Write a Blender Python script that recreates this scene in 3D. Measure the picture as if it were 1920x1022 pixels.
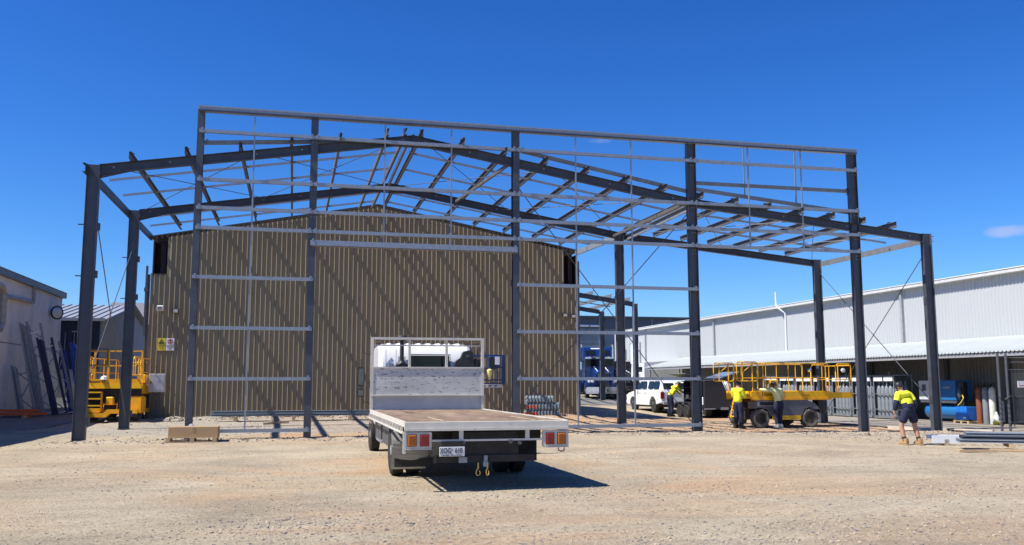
import bpy, bmesh, math, random
import numpy as np
from mathutils import Vector, Matrix, Euler

random.seed(7)
SC = bpy.context.scene
COL = SC.collection
PI = math.pi
for o in list(bpy.data.objects):
    bpy.data.objects.remove(o)

# ---------------------------------------------------------------- camera
pitch, yaw, roll = 0.1228, 0.2378, -0.0014
F = Vector((math.sin(yaw)*math.cos(pitch), math.cos(yaw)*math.cos(pitch), math.sin(pitch)))
R0 = Vector((math.cos(yaw), -math.sin(yaw), 0)); U0 = R0.cross(F)
Rv = R0*math.cos(roll)+U0*math.sin(roll); Uv = U0*math.cos(roll)-R0*math.sin(roll)
cd = bpy.data.cameras.new('camera'); cam = bpy.data.objects.new('camera', cd); COL.objects.link(cam)
m = Matrix.Identity(4)
for i in range(3):
    m[i][0], m[i][1], m[i][2] = Rv[i], Uv[i], -F[i]
m[2][3] = 1.55
cam.matrix_world = m
cd.sensor_width = 36; cd.lens = 31.68; cd.clip_start = .1; cd.clip_end = 6000
SC.camera = cam

# ---------------------------------------------------------------- sky, sun, exposure
EL, DE = math.radians(54.5), math.radians(8.5)
S = Vector((-math.cos(EL)*math.cos(DE), -math.cos(EL)*math.sin(DE), math.sin(EL)))
W = bpy.data.worlds.new('World'); SC.world = W; W.use_nodes = True
nt = W.node_tree; nt.nodes.clear()
out = nt.nodes.new('ShaderNodeOutputWorld'); bg = nt.nodes.new('ShaderNodeBackground')
sky = nt.nodes.new('ShaderNodeTexSky'); sky.sky_type = 'NISHITA'; sky.sun_disc = False
sky.sun_elevation = EL; sky.sun_rotation = math.radians(270-math.degrees(DE)) ; sky.altitude = 200
sky.air_density = 1.0; sky.dust_density = 0.25; sky.ozone_density = 4.0
hs = nt.nodes.new('ShaderNodeHueSaturation'); hs.inputs['Saturation'].default_value = 1.22; hs.inputs['Hue'].default_value = .503
nt.links.new(sky.outputs[0], hs.inputs['Color'])
# deepen the blue channel by channel (a clear dry inland sky)
sp = nt.nodes.new('ShaderNodeSeparateColor'); cb_ = nt.nodes.new('ShaderNodeCombineColor'); nt.links.new(hs.outputs[0], sp.inputs[0])
for i_, (a_, g_) in enumerate(((1.35, 1.35), (1.46, 1.2), (1.86, 1.12))):
    m1 = nt.nodes.new('ShaderNodeMath'); m1.operation = 'MULTIPLY'; m1.inputs[1].default_value = .092; nt.links.new(sp.outputs[i_], m1.inputs[0])
    m2 = nt.nodes.new('ShaderNodeMath'); m2.operation = 'POWER'; m2.inputs[1].default_value = g_; nt.links.new(m1.outputs[0], m2.inputs[0])
    m3 = nt.nodes.new('ShaderNodeMath'); m3.operation = 'MULTIPLY'; m3.inputs[1].default_value = a_/.092; nt.links.new(m2.outputs[0], m3.inputs[0])
    nt.links.new(m3.outputs[0], cb_.inputs[i_])
# two small thin clouds, fixed in the sky by direction
tc = nt.nodes.new('ShaderNodeTexCoord')
nz = nt.nodes.new('ShaderNodeTexNoise'); nz.inputs['Scale'].default_value = 38; nz.inputs['Detail'].default_value = 6
nt.links.new(tc.outputs['Generated'], nz.inputs['Vector'])
def cloud(d, sx, sz, amt, prev):
    """soft cloud patch round direction d"""
    d = Vector(d).normalized(); side = Vector((d.y, -d.x, 0)).normalized(); up = side.cross(d)
    def dot(v, k):
        n = nt.nodes.new('ShaderNodeVectorMath'); n.operation = 'DOT_PRODUCT'
        nt.links.new(tc.outputs['Generated'], n.inputs[0]); n.inputs[1].default_value = v
        s = nt.nodes.new('ShaderNodeMath'); s.operation = 'DIVIDE'; nt.links.new(n.outputs['Value'], s.inputs[0]); s.inputs[1].default_value = k
        return s.outputs[0]
    def M(op, a, b=None):
        n = nt.nodes.new('ShaderNodeMath'); n.operation = op
        for i, v in enumerate((a, b)):
            if v is None: continue
            if isinstance(v, (int, float)): n.inputs[i].default_value = v
            else: nt.links.new(v, n.inputs[i])
        return n.outputs[0]
    a = dot(side, sx); b = dot(up, sz); c = dot(d, 1)
    r2 = M('ADD', M('MULTIPLY', a, a), M('MULTIPLY', b, b))
    g = M('SUBTRACT', 1.0, r2); g = M('ADD', g, M('MULTIPLY', M('SUBTRACT', nz.outputs['Fac'], .5), 2.6))
    g = M('MULTIPLY', g, amt)
    g = M('MULTIPLY', g, M('GREATER_THAN', c, 0.9)); g = M('MULTIPLY', g, M('LESS_THAN', r2, 2.2))
    cl = nt.nodes.new('ShaderNodeClamp'); nt.links.new(g, cl.inputs[0]); cl.inputs['Max'].default_value = amt
    mx = nt.nodes.new('ShaderNodeMixRGB'); nt.links.new(cl.outputs[0], mx.inputs[0]); nt.links.new(prev, mx.inputs[1])
    mx.inputs[2].default_value = (6.4, 6.6, 9.4, 1)
    return mx.outputs[0]
def dirpx(x, y): return F*1689.6+Rv*(x-960)-Uv*(y-511)
c1 = cloud(dirpx(1885, 434), .022, .0065, .5, cb_.outputs[0])
c1 = cloud(dirpx(1122, 264), .016, .003, .16, c1)
nt.links.new(c1, bg.inputs[0]); bg.inputs[1].default_value = 0.060
nt.links.new(bg.outputs[0], out.inputs[0])
sd = bpy.data.lights.new('sun', 'SUN'); sd.energy = 5.0; sd.angle = math.radians(.5); sd.color = (1, .955, .88)
sun = bpy.data.objects.new('sun', sd); COL.objects.link(sun); sun.location = S*60
sun.rotation_euler = (-S).to_track_quat('-Z', 'Y').to_euler()
SC.view_settings.view_transform = 'Standard'; SC.view_settings.look = 'None'
SC.view_settings.exposure = 0.62; SC.view_settings.gamma = 1; SC.view_settings.use_curve_mapping = False
SC.render.resolution_x = 1024; SC.render.resolution_y = 545

# ---------------------------------------------------------------- materials
MATS = {}
def mat(name, col, rough=.6, metal=0., var=.12, vs=6., bump=0., bs=40., col2=None, thr=None, spec=.5, coat=0., scale=(1, 1, 1), coord='Object', emit=None):
    """procedural material: base colour varied by noise; col2/thr adds patches (wear, stains) of a second colour"""
    if name in MATS: return MATS[name]
    mt = bpy.data.materials.new(name); mt.use_nodes = True; n = mt.node_tree; b = n.nodes['Principled BSDF']
    b.inputs['Roughness'].default_value = rough; b.inputs['Metallic'].default_value = metal
    b.inputs['Specular IOR Level'].default_value = spec; b.inputs['Coat Weight'].default_value = coat
    t = n.nodes.new('ShaderNodeTexCoord'); mp = n.nodes.new('ShaderNodeMapping'); mp.inputs['Scale'].default_value = scale
    n.links.new(t.outputs[coord], mp.inputs[0])
    z = n.nodes.new('ShaderNodeTexNoise'); z.inputs['Scale'].default_value = vs; z.inputs['Detail'].default_value = 5
    n.links.new(mp.outputs[0], z.inputs['Vector'])
    rp = n.nodes.new('ShaderNodeValToRGB'); c = Vector(col)
    lo = c*(1-var); hi = c*(1+var)
    rp.color_ramp.elements[0].position = .3; rp.color_ramp.elements[1].position = .7
    rp.color_ramp.elements[0].color = (*lo, 1); rp.color_ramp.elements[1].color = (*[min(1, v) for v in hi], 1)
    n.links.new(z.outputs['Fac'], rp.inputs[0]); o = rp.outputs[0]
    if col2 is not None:
        z2 = n.nodes.new('ShaderNodeTexNoise'); z2.inputs['Scale'].default_value = thr[1]; z2.inputs['Detail'].default_value = 8
        z2.inputs['Roughness'].default_value = .65
        n.links.new(mp.outputs[0], z2.inputs['Vector'])
        r2 = n.nodes.new('ShaderNodeValToRGB'); r2.color_ramp.elements[0].position = thr[0]; r2.color_ramp.elements[1].position = min(1, thr[0]+.06)
        n.links.new(z2.outputs['Fac'], r2.inputs[0])
        mx = n.nodes.new('ShaderNodeMixRGB'); n.links.new(r2.outputs[0], mx.inputs[0]); n.links.new(o, mx.inputs[1]); mx.inputs[2].default_value = (*col2, 1)
        o = mx.outputs[0]
    n.links.new(o, b.inputs['Base Color'])
    if bump:
        z3 = n.nodes.new('ShaderNodeTexNoise'); z3.inputs['Scale'].default_value = bs; z3.inputs['Detail'].default_value = 4
        n.links.new(mp.outputs[0], z3.inputs['Vector'])
        bp = n.nodes.new('ShaderNodeBump'); bp.inputs['Strength'].default_value = bump; bp.inputs['Distance'].default_value = .02
        n.links.new(z3.outputs['Fac'], bp.inputs['Height']); n.links.new(bp.outputs[0], b.inputs['Normal'])
    if emit:
        b.inputs['Emission Color'].default_value = (*emit, 1); b.inputs['Emission Strength'].default_value = .3
    MATS[name] = mt
    return mt
def glass(name, col, rough=.03):
    mt = bpy.data.materials.new(name); mt.use_nodes = True; b = mt.node_tree.nodes['Principled BSDF']
    b.inputs['Base Color'].default_value = (*col, 1); b.inputs['Roughness'].default_value = rough; b.inputs['Specular IOR Level'].default_value = .3
    MATS[name] = mt; return mt
M_col = mat('slate_primer_steel', (.058, .065, .083), .45, 0, .18, 3, .05, 60, (.075, .07, .07), (.68, 5))
M_raf = mat('dark_primer_steel', (.046, .049, .062), .45, 0, .2, 2.5, .05, 60, (.07, .066, .062), (.66, 4))
M_galv = mat('galvanised_steel', (.275, .31, .36), .42, .3, .10, 9, .03, 80)
M_galvd = mat('dull_galvanised_steel', (.22, .225, .23), .5, .35, .15, 6, .03, 80)
M_rod = mat('rod_steel', (.10, .105, .12), .45, .3)
M_brown = mat('bronze_cladding', (.242, .20, .128), .5, 0, .08, 1.2, .02, 30, (.205, .168, .108), (.66, .9), scale=(1, 1, .35))
M_browndk = mat('bronze_trim', (.060, .048, .036), .5)
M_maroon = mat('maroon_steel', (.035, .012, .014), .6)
M_black = mat('black_plastic', (.018, .018, .02), .5)
M_rubber = mat('tyre_rubber', (.022, .021, .020), .85, 0, .3, 8, .3, 60, (.11, .09, .07), (.60, 6))
M_greyp = mat('grey_tray_paint', (.60, .57, .50), .5, 0, .08, 5, .06, 30, (.16, .085, .05), (.635, 14))
M_batter = mat('battered_grey_sheet', (.55, .54, .50), .55, 0, .12, 3, .1, 20, (.09, .08, .07), (.575, 24), scale=(.45, 1, 1.3))
M_rust = mat('worn_brown_deck', (.33, .235, .165), .75, 0, .22, 3, .2, 60, (.48, .41, .32), (.56, 1.6), scale=(1, .5, 1))
M_white = mat('white_cab_paint', (.80, .81, .82), .28, 0, .03, 3, coat=.4)
M_whited = mat('white_sheet', (.72, .75, .76), .5, 0, .05, 1.5)
M_yellow = mat('machine_yellow', (.86, .47, .008), .38, 0, .08, 5, 0, 40, (.30, .17, .03), (.74, 7), coat=.2)
M_orange = mat('machine_orange_yellow', (.82, .38, .008), .4, 0, .1, 5, 0, 40, (.25, .13, .03), (.73, 7), coat=.2)
M_dgrey = mat('machine_dark_grey', (.075, .08, .09), .5, 0, .15)
M_mgrey = mat('machine_mid_grey', (.30, .31, .33), .5, 0, .1)
M_under = mat('greasy_underbody', (.022, .02, .018), .7, 0, .4, 8)
M_conc = mat('precast_concrete', (.72, .74, .745), .85, 0, .10, .8, .08, 25, (.61, .63, .635), (.58, 1.0))
M_wood = mat('pine_timber', (.46, .33, .19), .7, 0, .15, 4, .1, 30, scale=(1, 6, 1))
M_card = mat('brown_cardboard', (.42, .29, .155), .85, 0, .06, 2, .03, 20)
M_blue = mat('rack_blue', (.02, .06, .34), .45, 0, .15)
M_bluec = mat('compressor_blue', (.015, .14, .36), .35, 0, .06, coat=.3)
M_blueb = mat('bright_blue_box', (.008, .15, .55), .45)
M_truckblue = mat('metallic_blue_paint', (.010, .045, .20), .25, .3, .06, coat=.6)
M_chrome = mat('chrome', (.75, .75, .76), .12, 1.)
M_cyl = mat('cylinder_grey', (.20, .225, .25), .45, 0, .12, 5)
M_cyld = mat('cylinder_dark_grey', (.15, .17, .19), .45, 0, .12, 5)
M_skin = mat('skin', (.45, .24, .16), .6, 0, .06)
M_hivis = mat('hi_vis_yellow_cloth', (.78, .80, .03), .8, 0, .06, 12, .2, 25)
M_hiviso = mat('pale_hi_vis_cloth', (.66, .68, .32), .8, 0, .08, 12, .2, 25)
M_navy = mat('navy_cloth', (.012, .016, .045), .85, 0, .2, 12, .2, 25)
M_tan = mat('tan_boot_leather', (.42, .26, .13), .75)
M_sign_y = mat('sign_yellow', (.72, .62, .06), .5); M_sign_w = mat('sign_white', (.78, .79, .80), .5)
M_ink = mat('black_ink', (.015, .015, .015), .6); M_red = mat('red_ink', (.45, .02, .03), .5)
M_glass = glass('dark_glass', (.012, .016, .02))
M_orangebeam = mat('orange_rack_beam', (.62, .12, .02), .5)

# ---------------------------------------------------------------- mesh helpers
class MB:
    """collects shapes, then links them as one mesh object"""
    def __init__(s): s.v = []; s.f = []; s.mi = []; s.cur = 0
    def add(s, vs, fs):
        n = len(s.v); s.v += [tuple(p) for p in vs]; s.f += [tuple(i+n for i in f) for f in fs]; s.mi += [s.cur]*len(fs); return s
    def box(s, x0, x1, y0, y1, z0, z1):
        return s.add([(x0,y0,z0),(x1,y0,z0),(x1,y1,z0),(x0,y1,z0),(x0,y0,z1),(x1,y0,z1),(x1,y1,z1),(x0,y1,z1)],
            [(0,3,2,1),(4,5,6,7),(0,1,5,4),(1,2,6,5),(2,3,7,6),(3,0,4,7)])
    def cbox(s, c, size, rot=(0,0,0)):
        E_ = Euler(rot).to_matrix(); a, b, h = [k/2 for k in size]; c = Vector(c)
        P_ = [c+E_@Vector((x*a, y*b, z*h)) for z in (-1,1) for (x,y) in ((-1,-1),(1,-1),(1,1),(-1,1))]
        return s.add(P_, [(0,3,2,1),(4,5,6,7),(0,1,5,4),(1,2,6,5),(2,3,7,6),(3,0,4,7)])
    def frame(s, p0, p1, up=(0,0,1)):
        p0 = Vector(p0); p1 = Vector(p1); d = (p1-p0).normalized(); u = Vector(up)
        if abs(d.dot(u)) > .98: u = Vector((0,1,0))
        x = d.cross(u).normalized(); y = x.cross(d).normalized()
        return p0, p1, x, y
    def sweep(s, p0, p1, prof, up=(0,0,1), cap=True):
        """extrude a closed 2D outline from p0 to p1 (first coordinate sideways, second along up)"""
        p0, p1, x, y = s.frame(p0, p1, up); n = len(prof)
        vs = [p0+x*a+y*b for a, b in prof]+[p1+x*a+y*b for a, b in prof]
        fs = [(i, (i+1) % n, n+(i+1) % n, n+i) for i in range(n)]
        if cap: fs += [tuple(range(n-1, -1, -1)), tuple(range(n, 2*n))]
        return s.add(vs, fs)
    def bar(s, p0, p1, w, h, up=(0,0,1)):
        a, b = w/2, h/2
        return s.sweep(p0, p1, [(-a,-b),(a,-b),(a,b),(-a,b)], up)
    def ibeam(s, p0, p1, w, h, t=.014, up=(0,0,1)):
        """I section, h deep along up, w wide"""
        a, b = w/2, h/2
        s.sweep(p0, p1, [(-a,-b),(a,-b),(a,-b+t),(-a,-b+t)], up); s.sweep(p0, p1, [(-a,b-t),(a,b-t),(a,b),(-a,b)], up)
        return s.sweep(p0, p1, [(-t/2,-b+t),(t/2,-b+t),(t/2,b-t),(-t/2,b-t)], up)
    def cee(s, p0, p1, w, h, up=(0,0,1), flip=1, t=.006):
        """lipped C section: h along up, w sideways, web on the flip side"""
        a, b = w/2*flip, h/2; l = .02
        P_ = [(-a,-b),(a,-b),(a,-b+l),(a-t*flip,-b+l),(a-t*flip,-b+t),(-a+t*flip,-b+t),(-a+t*flip,b-t),(a-t*flip,b-t),(a-t*flip,b-l),(a,b-l),(a,b),(-a,b)]
        if flip < 0: P_ = P_[::-1]
        return s.sweep(p0, p1, P_, up)
    def cyl(s, p0, p1, r, r1=None, n=10, cap=True):
        if r1 is None: r1 = r
        p0, p1, x, y = s.frame(p0, p1)
        A = [(math.cos(2*PI*i/n), math.sin(2*PI*i/n)) for i in range(n)]
        vs = [p0+x*(a*r)+y*(b*r) for a, b in A]+[p1+x*(a*r1)+y*(b*r1) for a, b in A]
        fs = [(i, (i+1) % n, n+(i+1) % n, n+i) for i in range(n)]
        if cap: fs += [tuple(range(n-1, -1, -1)), tuple(range(n, 2*n))]
        return s.add(vs, fs)
    def tube(s, pts, r, n=8, closed=False):
        pts = [Vector(p) for p in pts]; N = len(pts); rings = []
        x = None
        for i, p in enumerate(pts):
            a = pts[(i-1) % N] if (closed or i > 0) else p; b = pts[(i+1) % N] if (closed or i < N-1) else p
            d = (b-a).normalized()
            if x is None:
                u = Vector((0,0,1)) if abs(d.z) < .9 else Vector((0,1,0)); x = d.cross(u).normalized()
            else:
                x = (x-d*x.dot(d)).normalized()
            y = d.cross(x)
            rr = r[i] if isinstance(r, (list, tuple)) else r
            rings.append([p+x*(math.cos(2*PI*k/n)*rr)+y*(math.sin(2*PI*k/n)*rr) for k in range(n)])
        vs = [q for g in rings for q in g]; fs = []
        L = N if closed else N-1
        for i in range(L):
            j = (i+1) % N
            fs += [(i*n+k, i*n+(k+1) % n, j*n+(k+1) % n, j*n+k) for k in range(n)]
        if not closed: fs += [tuple(range(n-1, -1, -1)), tuple(range((N-1)*n, N*n))]
        return s.add(vs, fs)
    def lathe(s, prof, c=(0,0,0), axis='z', n=16):
        """prof: (radius, height) pairs turned round an axis"""
        c = Vector(c); vs = []; fs = []
        for r, h in prof:
            for k in range(n):
                a = 2*PI*k/n; p = (math.cos(a)*r, math.sin(a)*r, h)
                if axis == 'x': p = (p[2], p[0], p[1])
                if axis == 'y': p = (p[1], p[2], p[0])
                vs.append(c+Vector(p))
        for i in range(len(prof)-1):
            fs += [(i*n+k, i*n+(k+1) % n, (i+1)*n+(k+1) % n, (i+1)*n+k) for k in range(n)]
        fs += [tuple(range(n-1, -1, -1)), tuple(range((len(prof)-1)*n, len(prof)*n))]
        return s.add(vs, fs)
    def prism(s, poly, a, b, axis='y'):
        """outline in the plane across axis, extruded from a to b"""
        def q(p, t):
            return {'y': (p[0], t, p[1]), 'x': (t, p[0], p[1]), 'z': (p[0], p[1], t)}[axis]
        n = len(poly); vs = [q(p, a) for p in poly]+[q(p, b) for p in poly]
        fs = [(i, (i+1) % n, n+(i+1) % n, n+i) for i in range(n)]+[tuple(range(n-1, -1, -1)), tuple(range(n, 2*n))]
        return s.add(vs, fs)
    def grid(s, rows):
        """quads between rows of points"""
        m_ = len(rows[0]); vs = [p for r in rows for p in r]
        fs = [(i*m_+j, i*m_+j+1, (i+1)*m_+j+1, (i+1)*m_+j) for i in range(len(rows)-1) for j in range(m_-1)]
        return s.add(vs, fs)
    def build(s, name, mats, parent=None, smooth=False, world=False, bevel=0, seg=1):
        me = bpy.data.meshes.new(name); v = s.v
        if world and parent is not None:
            iv = xf(parent).inverted(); v = [iv@Vector(p) for p in v]
        me.from_pydata([tuple(p) for p in v], [], s.f)
        for mt in (mats if isinstance(mats, (list, tuple)) else [mats]): me.materials.append(mt)
        if any(s.mi): me.polygons.foreach_set('material_index', s.mi)
        bm = bmesh.new(); bm.from_mesh(me); bmesh.ops.recalc_face_normals(bm, faces=bm.faces)
        if bevel: bmesh.ops.bevel(bm, geom=list(bm.edges), offset=bevel, segments=seg, affect='EDGES', clamp_overlap=True)
        bm.to_mesh(me); bm.free()
        if smooth:
            me.polygons.foreach_set('use_smooth', [True]*len(me.polygons)); me.set_sharp_from_angle(angle=math.radians(38))
        me.update()
        o = bpy.data.objects.new(name, me); COL.objects.link(o)
        if parent is not None: o.parent = parent
        return o
def xf(o): return Matrix.Translation(o.location)@o.rotation_euler.to_matrix().to_4x4()
def tag(o, label=None, cat=None, group=None, kind=None):
    if label: o['label'] = label
    if cat: o['category'] = cat
    if group: o['group'] = group
    if kind: o['kind'] = kind
    return o
def thing(name, label, cat, loc=(0,0,0), rz=0, group=None):
    o = bpy.data.objects.new(name, None); COL.objects.link(o); o.location = loc; o.rotation_euler = (0, 0, rz)
    o.empty_display_size = .2
    return tag(o, label, cat, group)
def copy_tree(o, parent=None):
    c = o.copy(); COL.objects.link(c)
    if parent is not None: c.parent = parent
    for ch in list(o.children): copy_tree(ch, c)
    return c
def piece(proto, name, parent, loc=(0,0,0), rot=(0,0,0), scale=None):
    """another part sharing a mesh"""
    o = bpy.data.objects.new(name, proto.data); COL.objects.link(o); o.parent = parent
    o.location = loc; o.rotation_euler = rot
    if scale: o.scale = scale
    return o
def text(body, name, size, mt, parent, loc, rot=(PI/2, 0, 0), depth=.002, sx=1, align='CENTER'):
    c = bpy.data.curves.new(name, 'FONT'); c.body = body; c.size = size; c.extrude = depth; c.align_x = align; c.align_y = 'CENTER'
    o = bpy.data.objects.new(name, c); COL.objects.link(o)
    dg = bpy.context.evaluated_depsgraph_get(); me = bpy.data.meshes.new_from_object(o.evaluated_get(dg))
    bpy.data.objects.remove(o); bpy.data.curves.remove(c)
    me.materials.clear(); me.materials.append(mt); me.name = name
    q = bpy.data.objects.new(name, me); COL.objects.link(q); q.parent = parent; q.location = loc; q.rotation_euler = rot; q.scale = (sx, 1, 1)
    return q
def sst(a, b, x):
    t = min(1, max(0, (x-a)/(b-a))); return t*t*(3-2*t)
def G(x, y):
    """height of the ground"""
    lft = min(.38, .036*max(0, y-34))*(1-sst(10, 16, x))
    rgt = sst(12.5, 17, x)*(-.10+.24*sst(40, 52, y)+.72*sst(58, 68, y))
    far = (1-sst(12, 20, x))*0
    return lft+rgt+far
# ================================================================ GROUND
def vnoise(X, Y, seed):
    """smooth value noise on numpy arrays"""
    rs = np.random.RandomState(seed); T = rs.rand(256, 256)
    xi = np.floor(X).astype(int); yi = np.floor(Y).astype(int); fx = X-xi; fy = Y-yi
    fx = fx*fx*(3-2*fx); fy = fy*fy*(3-2*fy)
    g = lambda a, b: T[a % 256, b % 256]
    return (g(xi, yi)*(1-fx)+g(xi+1, yi)*fx)*(1-fy)+(g(xi, yi+1)*(1-fx)+g(xi+1, yi+1)*fx)*fy-.5
xs = np.concatenate([[-1500, -600, -250, -120, -70, -45, -30, -22, -16, -12], np.arange(-9, 27, .13), [28, 32, 40, 50, 65, 90, 140, 300, 700, 1500]])
ys = np.concatenate([[-60, -20, -5, 0, 2], np.arange(3, 16, .085), np.arange(16, 46, .15), np.arange(47, 72, 1.), [76, 90, 120, 180, 320, 700, 1800, 4000]])
XX, YY = np.meshgrid(xs, ys)
ZZ = np.vectorize(G)(XX, YY)
near = np.clip((48-YY)/4, 0, 1)*np.clip((27.5-XX)/1, 0, 1)*np.clip((XX+10)/1, 0, 1)
dist = np.clip((20-YY)/14, .25, 1)
amp = vnoise(XX*.22+3, YY*.3+9, 1)
rough = np.clip(.55+amp*1.5, .15, 1.3)
ZZ = ZZ+near*(vnoise(XX*.35, YY*.5, 2)*.035+vnoise(XX*1.3, YY*1.9, 3)*.016*rough+(vnoise(XX*4.3, YY*5.1, 4)*.018+vnoise(XX*8, YY*9, 5)*.016)*rough)
# broken clods under the front line of columns and along the shed
fl = np.exp(-((YY-26.75)/.33)**2)*(XX > -6.5)*(XX < 22); ZZ = ZZ+fl*near*(vnoise(XX*3, YY*6, 6)+.2)*.10
fs = np.exp(-((YY-38.2)/.6)**2)*(XX > -7)*(XX < 13); ZZ = ZZ+fs*near*(vnoise(XX*2, YY*4, 7)+.35)*.20
# wheel ruts sweeping across the yard
for (cx_, cy_, r_, w_) in ((-2, -16, 25.5, .22), (-2, -16, 27.3, .22), (22, 46, 28.5, .2), (22, 46, 30.2, .2), (40, -6, 31, .25)):
    dd = np.abs(np.hypot(XX-cx_, YY-cy_)-r_); ZZ = ZZ-near*np.exp(-(dd/w_)**2)*.03*(1+vnoise(XX*6, YY*6, 8))
H_, W_ = XX.shape
me = bpy.data.meshes.new('ground'); me.vertices.add(H_*W_)
me.vertices.foreach_set('co', np.stack([XX, YY, ZZ], -1).astype(np.float32).ravel())
idx = np.arange(H_*W_).reshape(H_, W_); q = np.stack([idx[:-1, :-1], idx[:-1, 1:], idx[1:, 1:], idx[1:, :-1]], -1).reshape(-1, 4)
me.loops.add(q.size); me.loops.foreach_set('vertex_index', q.ravel().astype(np.int32))
me.polygons.add(len(q)); me.polygons.foreach_set('loop_start', np.arange(0, q.size, 4, dtype=np.int32))
me.polygons.foreach_set('use_smooth', np.ones(len(q), dtype=bool)); me.update(); me.validate()
ground = bpy.data.objects.new('ground', me); COL.objects.link(ground); ground['kind'] = 'structure'
# gravel and clay material
gm = bpy.data.materials.new('crushed_rock_and_clay'); gm.use_nodes = True; n = gm.node_tree; B = n.nodes['Principled BSDF']
B.inputs['Roughness'].default_value = .95; B.inputs['Specular IOR Level'].default_value = .15
t = n.nodes.new('ShaderNodeTexCoord')
def noise(scale, det=6, sc=(1, 1, 1), ro=.55, dis=0):
    mp = n.nodes.new('ShaderNodeMapping'); mp.inputs['Scale'].default_value = sc; n.links.new(t.outputs['Object'], mp.inputs[0])
    z = n.nodes.new('ShaderNodeTexNoise'); z.inputs['Scale'].default_value = scale; z.inputs['Detail'].default_value = det
    z.inputs['Roughness'].default_value = ro; z.inputs['Distortion'].default_value = dis; n.links.new(mp.outputs[0], z.inputs['Vector']); return z.outputs['Fac']
def ramp(src, stops):
    r = n.nodes.new('ShaderNodeValToRGB'); e = r.color_ramp.elements
    while len(e) < len(stops): e.new(.5)
    for k, (p, c) in enumerate(stops):
        e[k].position = p; e[k].color = (*c, 1) if len(c) == 3 else c
    n.links.new(src, r.inputs[0]); return r.outputs[0]
def mix(f, a, b, mode='MIX'):
    x = n.nodes.new('ShaderNodeMixRGB'); x.blend_type = mode
    for i, v in enumerate((f, a, b)):
        if isinstance(v, (int, float)): x.inputs[i].default_value = v if i == 0 else (v, v, v, 1)
        elif isinstance(v, tuple): x.inputs[i].default_value = (*v, 1)
        else: n.links.new(v, x.inputs[i])
    return x.outputs[0]
base = ramp(noise(.35, 8, (1, 1.3, 1), .6, .4), [(.30, (.335, .285, .21)), (.5, (.445, .377, .27)), (.72, (.55, .472, .345))])
clay = ramp(noise(.17, 7, (1, 1.5, 1), .6, 1.2), [(.44, (0, 0, 0)), (.64, (.75, .75, .75))])
sx = n.nodes.new('ShaderNodeSeparateXYZ'); n.links.new(t.outputs['Object'], sx.inputs[0])
def band(o, a, b, soft):
    k = n.nodes.new('ShaderNodeMapRange'); n.links.new(o, k.inputs[0]); k.inputs[1].default_value = a; k.inputs[2].default_value = a+soft; k.clamp = True
    k2 = n.nodes.new('ShaderNodeMapRange'); n.links.new(o, k2.inputs[0]); k2.inputs[1].default_value = b; k2.inputs[2].default_value = b+soft; k2.inputs[3].default_value = 1; k2.inputs[4].default_value = 0; k2.clamp = True
    m_ = n.nodes.new('ShaderNodeMath'); m_.operation = 'MULTIPLY'; n.links.new(k.outputs[0], m_.inputs[0]); n.links.new(k2.outputs[0], m_.inputs[1]); return m_.outputs[0]
def mul(a, b):
    m_ = n.nodes.new('ShaderNodeMath'); m_.operation = 'MULTIPLY'
    for i, v in enumerate((a, b)):
        if isinstance(v, (int, float)): m_.inputs[i].default_value = v
        else: n.links.new(v, m_.inputs[i])
    return m_.outputs[0]
zone = mul(band(sx.outputs[0], -4.5, 6.5, 4), band(sx.outputs[1], 5.5, 24, 4))
k_ = n.nodes.new('ShaderNodeMath'); k_.operation = 'MULTIPLY_ADD'; n.links.new(zone, k_.inputs[0]); k_.inputs[1].default_value = .75; k_.inputs[2].default_value = .25
c = mix(mul(clay, k_.outputs[0]), base, (.51, .335, .195))
site = mul(band(sx.outputs[1], 26.6, 40, .8), band(sx.outputs[0], -2, 22, 2))          # orange clay spread inside the new frame
site = mul(site, ramp(noise(.5, 5, (.6, 2.0, 1), .6, .6), [(.40, (0, 0, 0)), (.55, (1, 1, 1))]))
c = mix(mul(site, .75), c, (.52, .29, .145))
gr = mul(band(sx.outputs[1], 29, 38, 1), band(sx.outputs[0], -8, 3, 2)); c = mix(mul(gr, .7), c, (.36, .335, .295))
tr = n.nodes.new('ShaderNodeTexWave'); tr.inputs['Scale'].default_value = .55; tr.inputs['Distortion'].default_value = 5; tr.inputs['Detail'].default_value = 3; tr.bands_direction = 'Y'
tr.inputs['Detail Scale'].default_value = .6
mpw = n.nodes.new('ShaderNodeMapping'); mpw.inputs['Rotation'].default_value = (0, 0, .25); mpw.inputs['Scale'].default_value = (.45, 1, 1); n.links.new(t.outputs['Object'], mpw.inputs[0]); n.links.new(mpw.outputs[0], tr.inputs['Vector'])
c = mix(.14, c, ramp(tr.outputs['Fac'], [(.2, (.80, .78, .76)), (.8, (1.08, 1.06, 1.02))]), 'MULTIPLY')
c = mix(.55, c, ramp(noise(2.2, 9, (.35, 1.4, 1), .68, 1.5), [(.32, (.74, .72, .70)), (.52, (1, 1, 1)), (.72, (1.14, 1.13, 1.10))]), 'MULTIPLY')
c = mix(.75, c, ramp(noise(14, 6, ro=.7), [(.32, (.46, .44, .42)), (.47, (.98, .98, .98)), (.72, (1.22, 1.21, 1.18))]), 'MULTIPLY')
vo = n.nodes.new('ShaderNodeTexVoronoi'); vo.inputs['Scale'].default_value = 24; n.links.new(t.outputs['Object'], vo.inputs['Vector'])
st = ramp(vo.outputs['Distance'], [(.12, (1, 1, 1)), (.30, (0, 0, 0))])
stc = ramp(vo.outputs['Color'], [(.15, (.20, .18, .165)), (.45, (.42, .38, .33)), (.85, (.62, .58, .51))])
rocky = ramp(noise(.5, 5, (1, 2, 1), .65), [(.42, (0, 0, 0)), (.62, (1, 1, 1))])
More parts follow.
